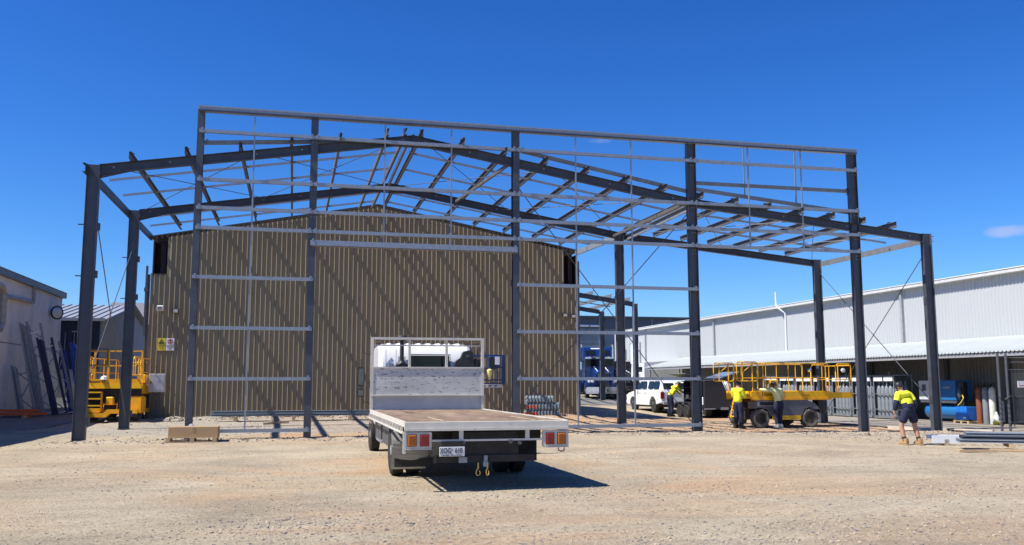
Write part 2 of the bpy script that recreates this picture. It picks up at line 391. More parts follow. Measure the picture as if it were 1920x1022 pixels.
c = mix(mul(mul(st, rocky), .8), c, stc)
c = mix(mul(ramp(noise(55, 3, ro=.6), [(.57, (0, 0, 0)), (.68, (1, 1, 1))]), .6), c, (.19, .155, .12))
n.links.new(c, B.inputs['Base Color'])
ad = n.nodes.new('ShaderNodeMath'); ad.operation = 'MULTIPLY_ADD'; n.links.new(mul(st, rocky), ad.inputs[0]); ad.inputs[1].default_value = .5; n.links.new(noise(22, 8, ro=.7), ad.inputs[2])
bp = n.nodes.new('ShaderNodeBump'); bp.inputs['Strength'].default_value = 1.0; bp.inputs['Distance'].default_value = .05
n.links.new(ad.outputs[0], bp.inputs['Height']); n.links.new(bp.outputs[0], B.inputs['Normal'])
me.materials.append(gm)

def patch(b, c4, nx, ny, off):
    """four-cornered sheet that follows the ground"""
    a, b_, c_, d = [Vector((*p, 0)) for p in c4]; rows = []
    for j in range(ny+1):
        v = j/ny; l = a.lerp(d, v); r = b_.lerp(c_, v); row = []
        for i in range(nx+1):
            p = l.lerp(r, i/nx); row.append((p.x, p.y, G(p.x, p.y)+off))
        rows.append(row)
    b.grid(rows)
def asph(name, col, c2): return mat(name, col, .9, 0, .12, .6, .25, 60, c2, (.56, 1.4))
A1 = asph('weathered_asphalt', (.17, .163, .15), (.135, .13, .12)); A2 = asph('concrete_apron', (.27, .24, .195), (.22, .195, .16))
b = MB(); patch(b, ((21.4, 29.2), (28.6, 29.2), (28.6, 80), (23.6, 80)), 12, 60, .045); patch(b, ((23.0, 24.6), (28.6, 24.6), (28.6, 29.2), (21.4, 29.2)), 8, 6, .045)
tag(b.build('concrete_apron', A2), kind='structure')
# raised edge of the apron
b = MB()
for (p, q_) in (((21.3, 29.3), (22.2, 27.2)), ((22.3, 27.1), (22.85, 25.9))):
    d = (Vector(q_)-Vector(p)); L = d.length; k = int(L/.9)
    for i in range(k):
        a = Vector(p)+d*(i/k+.005); e = Vector(p)+d*((i+1)/k-.01)
        b.bar((a.x, a.y, G(*a)+.03), (e.x, e.y, G(*e)+.03), .16, .12)
tag(b.build('concrete_kerb', mat('kerb_concrete', (.50, .44, .35), .9, 0, .15, 3, .2, 20)), kind='structure')
b = MB(); patch(b, ((-60, 60), (70, 60), (90, 150), (-90, 150)), 60, 30, .012); patch(b, ((13.2, 57), (28, 57), (28, 60), (13.2, 60)), 10, 4, .012)
patch(b, ((-30, 33.5), (-8.6, 33.5), (-7.4, 41), (-30, 41)), 20, 10, .012); patch(b, ((-30, 41), (-7.4, 41), (-5.9, 60), (-30, 60)), 20, 18, .012)
patch(b, ((-30, 12), (-11.2, 12), (-8.6, 33.5), (-30, 33.5)), 10, 20, .012)
tag(b.build('asphalt_road', A1), kind='structure')
# loose stones lying on the yard
rs = np.random.RandomState(3); b = MB()
ico = [(0,0,1),(.89,0,.45),(.28,.85,.45),(-.72,.53,.45),(-.72,-.53,.45),(.28,-.85,.45),(.72,.53,-.45),(-.28,.85,-.45),(-.89,0,-.45),(-.28,-.85,-.45),(.72,-.53,-.45),(0,0,-1)]
icf = [(0,1,2),(0,2,3),(0,3,4),(0,4,5),(0,5,1),(1,6,2),(2,7,3),(3,8,4),(4,9,5),(5,10,1),(6,7,2),(7,8,3),(8,9,4),(9,10,5),(10,6,1),(11,7,6),(11,8,7),(11,9,8),(11,10,9),(11,6,10)]
icoa = np.array(ico); vv = []; ff = []; mi = []; k = 0
def zat(x, y):
    i = np.clip(np.searchsorted(xs, x)-1, 0, len(xs)-2); j = np.clip(np.searchsorted(ys, y)-1, 0, len(ys)-2)
    u = (x-xs[i])/(xs[i+1]-xs[i]); v = (y-ys[j])/(ys[j+1]-ys[j])
    return (ZZ[j, i]*(1-u)+ZZ[j, i+1]*u)*(1-v)+(ZZ[j+1, i]*(1-u)+ZZ[j+1, i+1]*u)*v
def scatter(n_, fx, s0, s1):
    global k
    for _ in range(n_):
        x, y = fx(); s = s0*(s1/s0)**(rs.rand()**2.2)
        p = icoa*(s*np.array([rs.uniform(.7, 1.3), rs.uniform(.7, 1.2), rs.uniform(.4, .8)]))*rs.uniform(.75, 1.2, (12, 1))
        a = rs.rand()*6.28; ca, sa = math.cos(a), math.sin(a)
        p = np.stack([p[:, 0]*ca-p[:, 1]*sa+x, p[:, 0]*sa+p[:, 1]*ca+y, p[:, 2]+zat(x, y)+s*.15], 1)
        vv.extend(map(tuple, p)); ff.extend([(a_+k, b_+k, c_+k) for a_, b_, c_ in icf]); mi.extend([rs.choice([0, 0, 1, 2, 2])]*20); k += 12
def yard():
    while True:
        y = 4.5+rs.rand()**1.6*22; x = y*rs.uniform(-.42, .92)
        if vnoise(np.array(x*.5), np.array(y*.8), 11)+rs.uniform(-.35, .35) > -.02: return x, y
scatter(20000, yard, .006, .020)
def cluster():
    cx_, cy_, sx_, sy_ = ((-.6, 6.2, 1.3, .5), (1.2, 5.2, 1.0, .35), (5.2, 8.8, 1.2, .6), (4.4, 12.4, 1.4, .4), (.3, 10.5, .9, .5), (9.5, 11.5, 2.0, .5), (-1.8, 8.6, .9, .4))[rs.randint(7)]
    return cx_+rs.normal()*sx_, max(4.3, cy_+rs.normal()*sy_)
scatter(5200, cluster, .008, .026)
scatter(2600, lambda: (rs.uniform(-6.5, 22), 26.7+rs.normal()*.45), .012, .05)
scatter(2200, lambda: (rs.uniform(-7, 13), 38.2+rs.normal()*.4), .015, .055)
scatter(1200, lambda: (rs.uniform(15.5, 22), 25.5+rs.normal()*1.2), .012, .05)
scatter(2500, lambda: (rs.uniform(-6, 20), rs.uniform(27, 37.5)), .012, .045)
b.v = vv; b.f = ff; b.mi = mi
tag(b.build('loose_gravel', [mat('gravel_tan', (.36, .30, .22), .9, 0, .2, 30), mat('gravel_pale', (.42, .35, .26), .9, 0, .2, 30), mat('gravel_dark', (.20, .18, .165), .9, 0, .2, 30)]),
    'loose crushed stones scattered over the bare clay yard', 'gravel', kind='stuff')

# ================================================================ NEW STEEL FRAME
XL, X1, X2, X3, X4, X5, X6, XA = -5.62, -2.79, .458, 6.67, 12.66, 18.72, 21.56, 3.42
Y1, Y2, Y3 = 27.05, 33.9, 39.0
E_, A_, K_, ER, P_ = 7.71, 9.15, 7.60, 6.73, 9.54
M_purl = mat('purlin_shop_steel', (.135, .13, .13), .5, .2, .15, 6, .03, 80)
def rz(x):
    """height of the rafter's top side"""
    if x <= XA: return E_+(A_-E_)*(x-XL)/(XA-XL)
    if x <= X4: return A_+(K_-A_)*(x-XA)/(X4-XA)
    return K_+(ER-K_)*(x-X4)/(X6-X4)
fr = thing('steel_shed_frame', 'dark steel portal frame of a new shed with open galvanised girts and purlins', 'building frame', (8, 27.05, 0))
def P(mb, name, mt, smooth=False, label=None):
    o = mb.build(name, mt, fr, smooth=smooth, world=True)
    if label: o['label'] = label
    return o
def column(x, y, z1, w, h, updir=(1, 0, 0), z0=None):
    b = MB(); z0 = G(x, y)-.06 if z0 is None else z0
    b.ibeam((x, y, z0), (x, y, z1), w, h, .016, updir)
    b.box(x-.19, x+.19, y-.15, y+.15, z0+.03, z0+.085)            # base plate
    for zc in ((1.7, 3.14, 4.59) if y == Y1 and X1 <= x <= X4 else ()): b.box(x-.045, x+.045, y-w/2-.05, y-w/2+.0, zc-.11, zc+.11)
    return P(b, 'column', M_col)
HW = .34
for x, y, z1 in ((XL, Y1, E_+.02), (X6, Y1, ER+.05), (XL, Y2, E_), (X4, Y2, K_-.1), (X6, Y2, ER+.05)):
    column(x, y, z1, .17, HW)
for x in (X4, X5): column(x, Y1, P_-.02, .17, .31)
for x in (X2, X3): column(x, Y1, P_-.02, .21, .26, (0, 1, 0))
column(X1, Y1, P_-.02, .19, .2, (0, 1, 0))
for x, y in ((XL, Y1), (XL, Y2)):
    for zc in (.55, 4.6, 5.95): P(MB().box(x+HW/2, x+HW/2+.07, y-.06, y+.06, zc-.1, zc+.1), 'cleat', M_col)
    for zc in (3.0, 4.55, 6.0): P(MB().box(x-HW/2-.16, x-HW/2, y-.02, y+.02, zc-.015, zc+.015), 'cleat', M_col)
for x, y in ((X6, Y1), (X6, Y2)):
    for zc in (1.0, 4.4): P(MB().box(x-HW/2-.02, x-HW/2, y-.07, y+.07, zc-.12, zc+.12), 'cleat', M_raf)
# rafters
RD = .27
for y in (Y1, Y2):
    def raf(xa, xb, za, zb, haunch=None):
        b = MB(); b.ibeam((xa, y, za-RD/2), (xb, y, zb-RD/2), .16, RD, .013)
        if haunch:                                                   # tapered haunch plate at one end
            xh, sgn = haunch; L = .9
            b.prism([(xh, rz(xh)-RD), (xh+sgn*L, rz(xh+sgn*L)-RD-.005), (xh, rz(xh)-RD-.13)], y-.008, y+.008)
        return P(b, 'rafter', M_raf)
    raf(XL+HW/2, XA, rz(XL+HW/2), A_, (XL+HW/2, 1)); raf(XA, X4, A_, K_)
    raf(X4, X6-HW/2, K_, rz(X6-HW/2))
    b = MB(); b.prism([(XA-.55, rz(XA-.55)-RD-.002), (XA, A_-RD-.05), (XA+.55, rz(XA+.55)-RD-.002)], y-.075, y+.075); P(b, 'apex_haunch', M_raf)
    for s_ in (-1, 1): P(MB().box(XA+s_*.02-.014, XA+s_*.02+.014, y-.10, y+.10, A_-RD-.12, A_+.02), 'apex_plate', M_raf)
    for xb in (-5.1, -3.6, -1.2, .1, 2.4, 3.1, 3.8, 5.2, 7.6, 9.8, 12, 13.2, 16, 18.4, 20.9):   # bolt heads in the web
        P(MB().cyl((xb, y-.035, rz(xb)-.12), (xb, y-.003, rz(xb)-.12), .03, n=8), 'bolt', M_galvd)
    for xb in (-4.6, -1.9, 1.9, 5.6, 8.9, 13.9, 16.2, 18.6):          # fly braces
        P(MB().bar((xb, y+.03, rz(xb)-RD), (xb+.1, y+.42, rz(xb)+.0), .03, .045), 'fly_brace', M_galvd)
# purlins over both bays, ends running past the first frame
PX = [-4.62, -3.14, -1.66, -.2, 1.22, 2.62, 3.18, 3.68, 4.95, 6.3, 7.62, 8.98, 10.33, 11.62, 12.9, 14.15, 15.35, 16.55, 17.72, 18.9, 20.1]
for x in PX:
    s_ = -1 if x < XA else 1; hz = .10; z = rz(x)+hz+.012; yf = Y1-.36
    b = MB(); ye = Y3-.06 if x < X4-.2 else Y2+.12
    if x in (3.18, 3.68): yf = Y1-.22
    b.cee((x, yf, z), (x, ye, z), .075, .2, flip=-s_)
    P(b, 'purlin', M_purl)
    b = MB()                                                        # raised cleat plate over the front rafter
    b.box(x+.045*s_-.008, x+.045*s_+.008, Y1-.05, Y1+.05, z-.12, z+.15); b.box(x-.05, x+.05, Y1-.03, Y1+.03, z+.11, z+.135)
    P(b, 'purlin_cleat', M_galvd if 1 < x < 6.5 else M_raf)
for x in (XL-.19, X6+.2):                                            # eave purlins
    z = rz(max(XL, min(X6, x)))-.09; ye = Y3+.25 if x < 0 else Y2+.14
    P(MB().cee((x, Y1-(.35 if x < 0 else .12), z-.05), (x, ye, z-.05), .08, .25 if x < 0 else .2, flip=1 if x > 0 else -1), 'eave_purlin', M_galvd if x > 0 else M_raf)
P(MB().cee((12.75, Y2+.1, K_-.1), (12.45, Y3, K_-.12), .08, .22), 'eave_purlin', M_galv)
P(MB().cee((X4+.3, Y2, rz(X4)-.2), (X4+.1, Y1, rz(X4)-.2), .08, .22), 'eave_purlin', M_galv)
# roof bridging, two rows to each bay
for yb, xe in ((Y1+2.2, X6), (Y1+4.5, X6), (Y2+1.8, X4), (Y2+3.6, X4)):
    for xa, xb in ((XL, XA-.25), (XA+.25, X4), (X4, xe)):
        if xb-xa < .5: continue
        P(MB().bar((xa, yb, rz(xa)+.06), (xb, yb, rz(xb)+.06), .045, .07), 'roof_bridging', M_galv)
# roof rods crossing between the frames
for xa, xb in ((-5.3, -1.2), (-1.2, 3.2), (3.7, 8.0), (8.0, 12.4), (12.9, 17.2), (17.2, 21.3)):
    P(MB().cyl((xa, Y1+.05, rz(xa)-.06), (xb, Y2-.05, rz(xb)-.06), .012, n=6), 'brace_rod', M_rod)
    P(MB().cyl((xb, Y1+.05, rz(xb)-.05), (xa, Y2-.05, rz(xa)-.05), .012, n=6), 'brace_rod', M_rod)
for p, q_ in (((6.52, Y1+.1, rz(6.5)-.16), (5.97, Y2-.1, rz(6)-.16)), ((12.4, Y1+.1, rz(12.4)-.2), (12.4, Y2-.1, rz(12.4)-.2)), ((XA-.15, Y1+.1, A_-.2), (XA-.1, Y2-.1, A_-.2))):
    P(MB().bar(p, q_, .07, .10), 'tie_strut', M_purl)
# wall rods
for p, q_ in (((XL+.05, Y1+.1, 6.6), (XL+.05, Y2-.1, .4)), ((XL-.02, Y2-.1, 6.2), (XL-.02, Y1+.1, 1.1)),
             ((X3, Y1+.17, 7.9), (X4-.1, Y1+.17, .3)), ((X4, Y1+.21, 7.2), (X3+.3, Y1+.21, 1.0)),
             ((X6, Y1+.1, 6.1), (X6, Y2-.1, .3)), ((X6+.04, Y2-.1, 6.2), (X6+.04, Y1+.1, .8))):
    P(MB().cyl(p, q_, .015, n=6), 'brace_rod', M_rod)
# front girts
YG = Y1-.155
def girt(xa, xb, z, h=.098, name='girt', mt=None, z2=None, y=YG):
    b = MB(); z2 = z if z2 is None else z2
    b.cee((xa, y, z), (xb, y, z2), .1, h, flip=-1); 
    for x in (xa+.08, xb-.08): b.box(x-.03, x+.03, y-.065, y-.05, z+h/2, z+h/2+.045)
    return P(b, name, mt or M_galv)
GZ = {'a': 8.86, 'b': 7.43, 'c': 6.60, 'd': 6.02}
for z in GZ.values():
    for xa, xb in ((X1-.03, X2), (X2+.01, X3), (X3+.01, X4), (X4+.01, X5+.1)): girt(xa, xb, z)
for z in (4.59, 3.14, 1.70, .24):
    for xa, xb in ((X1-.06, X2+.06), (X3, X4+.08)): girt(xa, xb, z)
girt(X2-.05, X3+.03, 5.68, .16, 'door_header')
P(MB().box(X2, X3, YG-.03, YG+.03, 5.57, 5.592), 'door_header_angle', mat('timber_packer', (.25, .2, .14), .7))
for xa, xb in ((X1-.08, X2), (X2+.01, X3), (X3+.01, X4), (X4+.01, X5+.12)):
    b = MB(); b.cee((xa, Y1-.06, P_), (xb, Y1-.06, P_), .22, .16, flip=-1); b.box(xa, xb, Y1-.185, Y1-.173, P_+.035, P_+.082); P(b, 'parapet_beam', M_galv); P(MB().box(xa, xb, Y1-.19, Y1-.173, P_-.095, P_-.045), 'parapet_shadow_strip', M_raf)  # dark strip in front stands in for the shadow along the beam's bottom
# channels that rake with the roof, and the short extra girt at the right
rk = .62
girt(X1+.1, XA, rz(X1)+rk-.2, .11, 'raking_channel', M_galvd, A_+rk-.75, Y1+.12)
girt(X3+.2, X4-.1, rz(X3+.2)+.34, .11, 'raking_channel', M_galvd, rz(X4)+.28, Y1+.12)
girt(X4+.1, X5-.1, rz(X4)+.38, .11, 'raking_channel', M_galvd, rz(X5)+.42, Y1+.12)
girt(X4+.1, X5-.1, 8.18, .11, 'girt', M_galvd, 8.18, Y1+.12)
for x, z0, z1 in ((-1.27, .24, 9.46), (2.55, 5.7, 9.46), (4.6, 5.7, 9.46), (8.62, .24, 9.46), (10.5, .24, 9.46), (14.68, 6.0, 9.46), (16.66, 6.0, 9.46)):
    P(MB().bar((x, YG+.01, z0), (x, YG+.01, z1), .045, .03, (0, 1, 0)), 'girt_bridging', M_galv)
for x, z0 in ((14.72, 7.75), (16.66, 7.55)):
    P(MB().bar((x, Y1+.22, z0), (x, Y1+.22, 9.46), .05, .03, (0, 1, 0)), 'girt_bridging', M_galv)
# bolt rows on the columns
b = MB()
for x in (X2, X3, X4, X5):
    for z in (8.86, 7.43, 6.6, 6.02, 5.9): 
        for d in (-.05, .05): b.box(x+d-.015, x+d+.015, Y1-.135, Y1-.12, z-.16, z-.13)
P(b, "bolt_rows", M_galvd)["kind"] = "stuff"
# ================================================================ BROWN SHED
sh = thing('clad_shed', 'large gabled shed with bronze ribbed cladding and open dark corners behind the new frame', 'shed', (3.45, 39, .15))
SXL, SXR, SA, SE = -5.72, 12.53, 9.27, 7.52
def sz(x): return SE+(SA-SE)*(1-abs(x-3.45)/(9.15))
def ribbed(b, x0, x1, y, ztop, zbot, pitch=.2, depth=.042):
    """trapezoid-ribbed sheet facing -y; ztop/zbot are functions of x"""
    pts = []; x = x0
    while x < x1-1e-6:
        for dx, dy in ((0, 0), (.110, 0), (.140, -depth), (.164, -depth), (.192, -.0)):
            if x+dx <= x1+1e-6: pts.append((x+dx, y+dy))
        x += pitch
    pts.append((x1, y))
    b.grid([[(px, py, zbot(px)) for px, py in pts], [(px, py, ztop(px)) for px, py in pts]])
x = SXL; k = 0
while x < SXR-.01:
    xe = min(SXR, x+.8)
    zt = (lambda v: 6.02) if (xe <= -5.0+.15 or x >= 11.80) else (lambda v: sz(v)-.05)
    b = MB()
    if x < -5.2 < xe:                                                # sheet that spans the recess edge
        ribbed(b, x, -5.12, Y3, lambda v: 6.02, lambda v: G(v, Y3)-.12); ribbed(b, -5.12, xe, Y3, lambda v: sz(v)-.05, lambda v: G(v, Y3)-.12)
    else: ribbed(b, x, xe, Y3, zt, lambda v: G(v, Y3)-.12)
    b.build('cladding_sheet', M_brown, sh, world=True); x = xe; k += 1
def SP(mb, name, mt, **kw): return mb.build(name, mt, sh, world=True, **kw)
SP(MB().box(SXL, SXR, Y3+.12, Y3+.16, 0, 6.0), 'wall_lining', M_maroon)
SP(MB().box(SXL+.02, SXL+.06, Y3+.1, 62, 0, 7.4), 'side_wall', M_browndk); SP(MB().box(SXR-.06, SXR-.02, Y3+.1, 62, 0, 7.4), 'side_wall', M_browndk)
for xa, xb in ((SXL, 3.45), (3.45, SXR)):
    za, zb = sz(xa)+.03, sz(xb)+.03
    b = MB(); b.prism([(xa-(.1 if xa == SXL else 0), za), (xb+(.1 if xb == SXR else 0), zb), (xb+(.1 if xb == SXR else 0), zb+.05), (xa-(.1 if xa == SXL else 0), za+.05)], Y3-.02, 62); SP(b, 'roof', M_browndk)
    n_ = int((xb-xa)/.2); b = MB()                                   # row of dark teeth under the barge
    for i in range(n_):
        u = xa+.16+i*.2; b.box(u-.035, u+.045, Y3-.045, Y3-.0, sz(u)-.06, sz(u)+.03)
    SP(b, 'barge_teeth', M_browndk)['kind'] = 'stuff'
# open corners: dark steel and purlin ends inside
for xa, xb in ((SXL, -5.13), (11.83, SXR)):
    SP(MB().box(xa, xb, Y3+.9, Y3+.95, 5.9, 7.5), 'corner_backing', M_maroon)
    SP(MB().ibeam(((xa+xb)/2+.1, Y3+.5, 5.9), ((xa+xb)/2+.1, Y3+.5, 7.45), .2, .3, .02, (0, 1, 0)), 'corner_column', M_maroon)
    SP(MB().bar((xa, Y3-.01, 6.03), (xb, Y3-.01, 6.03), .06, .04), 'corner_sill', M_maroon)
SP(MB().box(-5.92, -5.84, Y3-.05, Y3+.05, 3.5, 6.35), 'downpipe', M_dgrey); SP(MB().box(-5.95, -5.8, Y3-.1, Y3+.1, 5.3, 5.45), 'pipe_bracket', M_dgrey)
SP(MB().box(-5.84, -5.74, Y3-.04, Y3+.02, .2, 6.0), 'corner_flashing', M_browndk)
SP(MB().box(12.53, 12.60, Y3-.05, Y3+.02, .1, 7.1), 'corner_flashing', M_dgrey)
# wall-mounted things
def wallthing(name, label, cat, x, z, build, group=None):
    t_ = thing(name, label, cat, (x, Y3-.04, z), 0, group); build(t_); return t_
def flood(white):
    def f(t_):
        MB().cbox((0, -.1, 0), (.24, .1, .2), (.3, 0, 0)).build('housing', M_whited if white else M_black, t_, bevel=.01)
        MB().cbox((0, -.155, -.012), (.17, .012, .12), (.3, 0, 0)).build('lens', M_mgrey if white else M_sign_w, t_); MB().box(-.03, .03, -.06, 0, -.04, .04).build('bracket', M_black, t_)
    return f
wallthing('wall_light', 'white box sensor light high on the bronze cladding above the safety signs', 'light', -5.3, 4.62, flood(True))
wallthing('wall_light', 'black framed floodlight right of the white sensor light on the bronze cladding', 'light', -4.69, 4.52, flood(False))
wallthing('wall_light', 'small black spotlight near the right end of the bronze cladding', 'light', 11.88, 4.62, flood(False))
wallthing('wall_light', 'square floodlight at the far right edge of the bronze cladding', 'light', 12.27, 4.58, flood(False))
def ysign(t_):
    MB().box(-.155, .155, -.02, -.005, -.25, .25).build('sign_plate', M_sign_y, t_)
    b = MB(); 
    for a, c_ in (((-.11, .02), (0, .2)), ((0, .2), (.11, .02)), ((.11, .02), (-.11, .02))): b.bar((a[0], -.026, a[1]), (c_[0], -.026, c_[1]), .008, .022, (0, 0, 1) if a[1] != c_[1] else (0, 0, 1))
    b.build('warning_triangle', M_ink, t_)
    MB().prism([(-.05, .045), (.05, .045), (.055, .075), (.0, .09), (-.03, .13), (-.045, .08)], -.028, -.024).build('forklift_symbol', M_ink, t_)
    text('FORKLIFTS', 'lettering', .055, M_ink, t_, (0, -.024, -.06)); text('IN USE', 'lettering', .06, M_ink, t_, (0, -.024, -.15))
def wsign(t_):
    MB().box(-.155, .155, -.02, -.005, -.25, .25).build('sign_plate', M_sign_w, t_)
    b = MB(); b.tube([(math.cos(a*PI/12)*.095, -.026, .11+math.sin(a*PI/12)*.095) for a in range(24)], .012, 5, True); b.cyl((-.065, -.027, .175), (.065, -.027, .045), .01, n=5); b.build('prohibition_ring', M_red, t_)
    b = MB(); b.cyl((.01, -.024, .16), (.01, -.03, .16), .02, n=8); b.bar((.0, -.025, .14), (0, -.025, .09), .006, .03, (1, 0, 0)); b.bar((0, -.025, .09), (.035, -.025, .05), .006, .02, (1, 0, 0)); b.bar((0, -.025, .09), (-.035, -.025, .06), .006, .02, (1, 0, 0)); b.build('walker_symbol', M_ink, t_)
    text('AUTHORISED', 'lettering', .047, M_ink, t_, (0, -.024, -.05)); text('PERSONNEL', 'lettering', .047, M_ink, t_, (0, -.024, -.11)); text('ONLY', 'lettering', .05, M_ink, t_, (0, -.024, -.18))
wallthing('safety_sign', 'yellow warning sign with black triangle reading FORKLIFTS IN USE on the bronze wall', 'sign', -5.19, 3.16, ysign)
wallthing('safety_sign', 'white no entry sign with red ring and black lettering beside the yellow sign', 'sign', -4.86, 3.16, wsign)
cb = thing('switch_cabinet', 'pale grey electrical cabinet on a post at the left corner of the bronze shed', 'electrical cabinet', (-5.22, 38.45, .16))
MB().box(-.30, .30, -.15, .12, 1.08, 1.80).build('cabinet_body', M_greyp, cb, bevel=.008); MB().box(-.27, .27, -.165, -.152, 1.11, 1.77).build('cabinet_door', mat('cabinet_grey', (.42, .44, .48), .45), cb)
MB().box(-.24, -.19, -.18, -.165, 1.42, 1.5).build('door_lock', M_black, cb)
for i, (dx, dz) in enumerate([(.0, 1.58), (.06, 1.58), (-.0, 1.52), (.06, 1.52), (-.08, 1.24), (-.02, 1.24), (.04, 1.24), (.1, 1.24), (-.05, 1.2), (.01, 1.2), (.07, 1.2)]):
    MB().cyl((dx, -.175, dz), (dx, -.165, dz), .012, n=6).build('sticker_dot', M_sign_w, cb)
for dx in (-.08, .1): MB().box(dx-.05, dx+.05, -.04, .04, 0, 1.08).build('post', M_dgrey, cb)
MB().box(-.12, .2, -.06, -.04, .3, .36).build('post_rail', M_dgrey, cb)

# ================================================================ RIGHT WAREHOUSE
WX = 28.5
wh = thing('corrugated_warehouse', 'long pale corrugated warehouse with a skillion awning down the right side of the yard', 'warehouse', (WX, 45, 0))
M_zincl = mat('shaded_lower_wall', (.19, .19, .185), .6, 0, .08, .5)  # shade under the awning put into a darker wall colour
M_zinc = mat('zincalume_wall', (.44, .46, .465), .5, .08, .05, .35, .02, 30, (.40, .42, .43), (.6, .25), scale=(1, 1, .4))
M_zroof = mat('white_awning_roof', (.50, .53, .52), .45, 0, .06, .7)
def WP(mb, name, mt, **kw): return mb.build(name, mt, wh, world=True, **kw)
def sheet_y(L, z0, z1, pitch=.2, depth=.034):
    """ribbed sheet in the y direction facing -x"""
    b = MB(); pts = []; y = 0
    while y < L-1e-6:
        for d, dx in ((0, 0), (.102, 0), (.134, -depth), (.166, -depth), (.198, 0)): pts.append((dx, y+d))
        y += pitch
    pts.append((0, L)); b.grid([[(a, c_, z0) for a, c_ in pts], [(a, c_, z1) for a, c_ in pts]]); return b
proto = None; y = 17.0
while y < 77:
    if proto is None:
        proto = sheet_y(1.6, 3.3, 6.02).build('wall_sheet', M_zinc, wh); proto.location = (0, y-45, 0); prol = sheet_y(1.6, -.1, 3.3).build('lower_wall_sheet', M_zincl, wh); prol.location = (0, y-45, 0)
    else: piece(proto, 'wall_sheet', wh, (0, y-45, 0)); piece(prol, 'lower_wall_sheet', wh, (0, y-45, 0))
    y += 1.6
WP(MB().box(WX-.34, WX+.1, 16.9, 77.2, 6.02, 6.17), 'gutter', mat('gutter_cream', (.55, .55, .53), .45))
WP(MB().box(WX-.37, WX-.0, 16.9, 77.2, 6.172, 6.20), 'gutter_lip', M_whited)
b = MB(); b.prism([(WX-.2, 6.2), (WX+14, 7.6), (WX+28, 6.2), (WX+28, 6.1), (WX-.2, 6.1)], 16.9, 77.2); WP(b, 'roof', M_galvd)
WP(MB().box(WX+.1, WX+27.8, 76.9, 77.1, 0, 6.2), 'end_wall', M_whited)
for yy in (57.6, 37.6, 29.1, 70.2): WP(MB().box(WX-.16, WX-.036, yy-.07, yy+.07, 3.4, 6.02), 'pilaster', M_mgrey if yy != 29.1 else M_whited)
b = MB(); b.tube([(WX-.1, 48.2, 3.45), (WX-.1, 48.2, 5.7), (WX-.42, 48.4, 6.0), (WX-.45, 48.6, 6.25), (WX-.45, 48.6, 7.0)], .05, 8); WP(b, 'vent_pipe', M_whited, smooth=True)
b = MB(); b.tube([(WX-.12, 28.4, 5.9), (WX-.12, 28.4, 4.35)], .06, 8); b.cbox((WX-.14, 28.4, 4.3), (.16, .16, .16)); WP(b, 'downpipe', M_dgrey)
WP(MB().box(WX-.12, WX-.04, 60.8, 60.95, 3.5, 4.25), 'marker_pole', M_orange)
# awning
AX, AZ, WZ = 25.5, 2.71, 3.44
def aw(u): return AZ+(WZ-AZ)*u
proto = None; y = 17.0
while y < 62.5:
    if proto is None:
        b = MB(); pts = []
        for i in range(7):
            for d, dz in ((0, 0), (.115, 0), (.135, .045), (.17, .045), (.19, 0)): pts.append((i*.2+d*1.0, dz))
        pts.append((1.4, 0)); b.grid([[(-.08, a, AZ-.01+dz) for a, dz in pts], [(WX-AX-.04, a, WZ+dz) for a, dz in pts]])
        proto = b.build('awning_sheet', M_zroof, wh); proto.location = (AX-WX, y-45, 0)
    else: piece(proto, 'awning_sheet', wh, (AX-WX, y-45, 0))
    y += 1.4
WP(MB().box(AX-.02, AX+.03, 17, 62.6, AZ-.17, AZ-.035), 'awning_fascia', M_mgrey)
WP(MB().box(AX+1.4, AX+1.46, 17, 62.6, 2.88, 3.03), 'awning_purlin', M_galvd)
for yy in (25.9, 32.5, 39.5, 46.5, 54, 62.4):
    if yy < 30 or yy > 50: WP(MB().box(AX+.0, AX+.12, yy-.06, yy+.06, -.05, AZ-.17), 'awning_post', M_mgrey)
    WP(MB().bar((AX, yy, AZ-.06), (WX, yy, WZ-.06), .06, .12), 'awning_rafter', M_galvd)
for yy in (31.2, 34.8, 40.2, 45.6, 51, 56.4): WP(MB().box(WX-.13, WX-.05, yy-.12, yy+.12, 0, 3.3), 'wall_column', M_dgrey)
# store room with door at the far end of the awning
rm = thing('store_room', 'small white store room with a door at the far end of the awning', 'store room', (26.5, 67, .2))
MB().box(-.9, 1.9, -3.4, 6.5, 0, 2.9).build('wall', M_whited, rm)
MB().box(-.96, -.905, -2.6, -1.7, 0, 2.1).build('door', mat('door_white', (.62, .63, .64), .5), rm); MB().box(-.97, -.93, -2.5, -2.3, 1.0, 1.06).build('door_handle', M_black, rm)
MB().box(-1.0, -.9, -3.0, -1.6, 2.35, 2.6).build('window', M_glass, rm)
WP(MB().box(WX-.12, WX-.02, 71.6, 73.6, 0, 4.9), 'tall_door', M_whited); WP(MB().box(WX-.15, WX-.02, 73.62, 73.8, 0, 5.0), 'door_jamb', M_mgrey); WP(MB().box(WX-.15, WX-.02, 71.4, 71.58, 0, 5.0), 'door_jamb', M_mgrey)

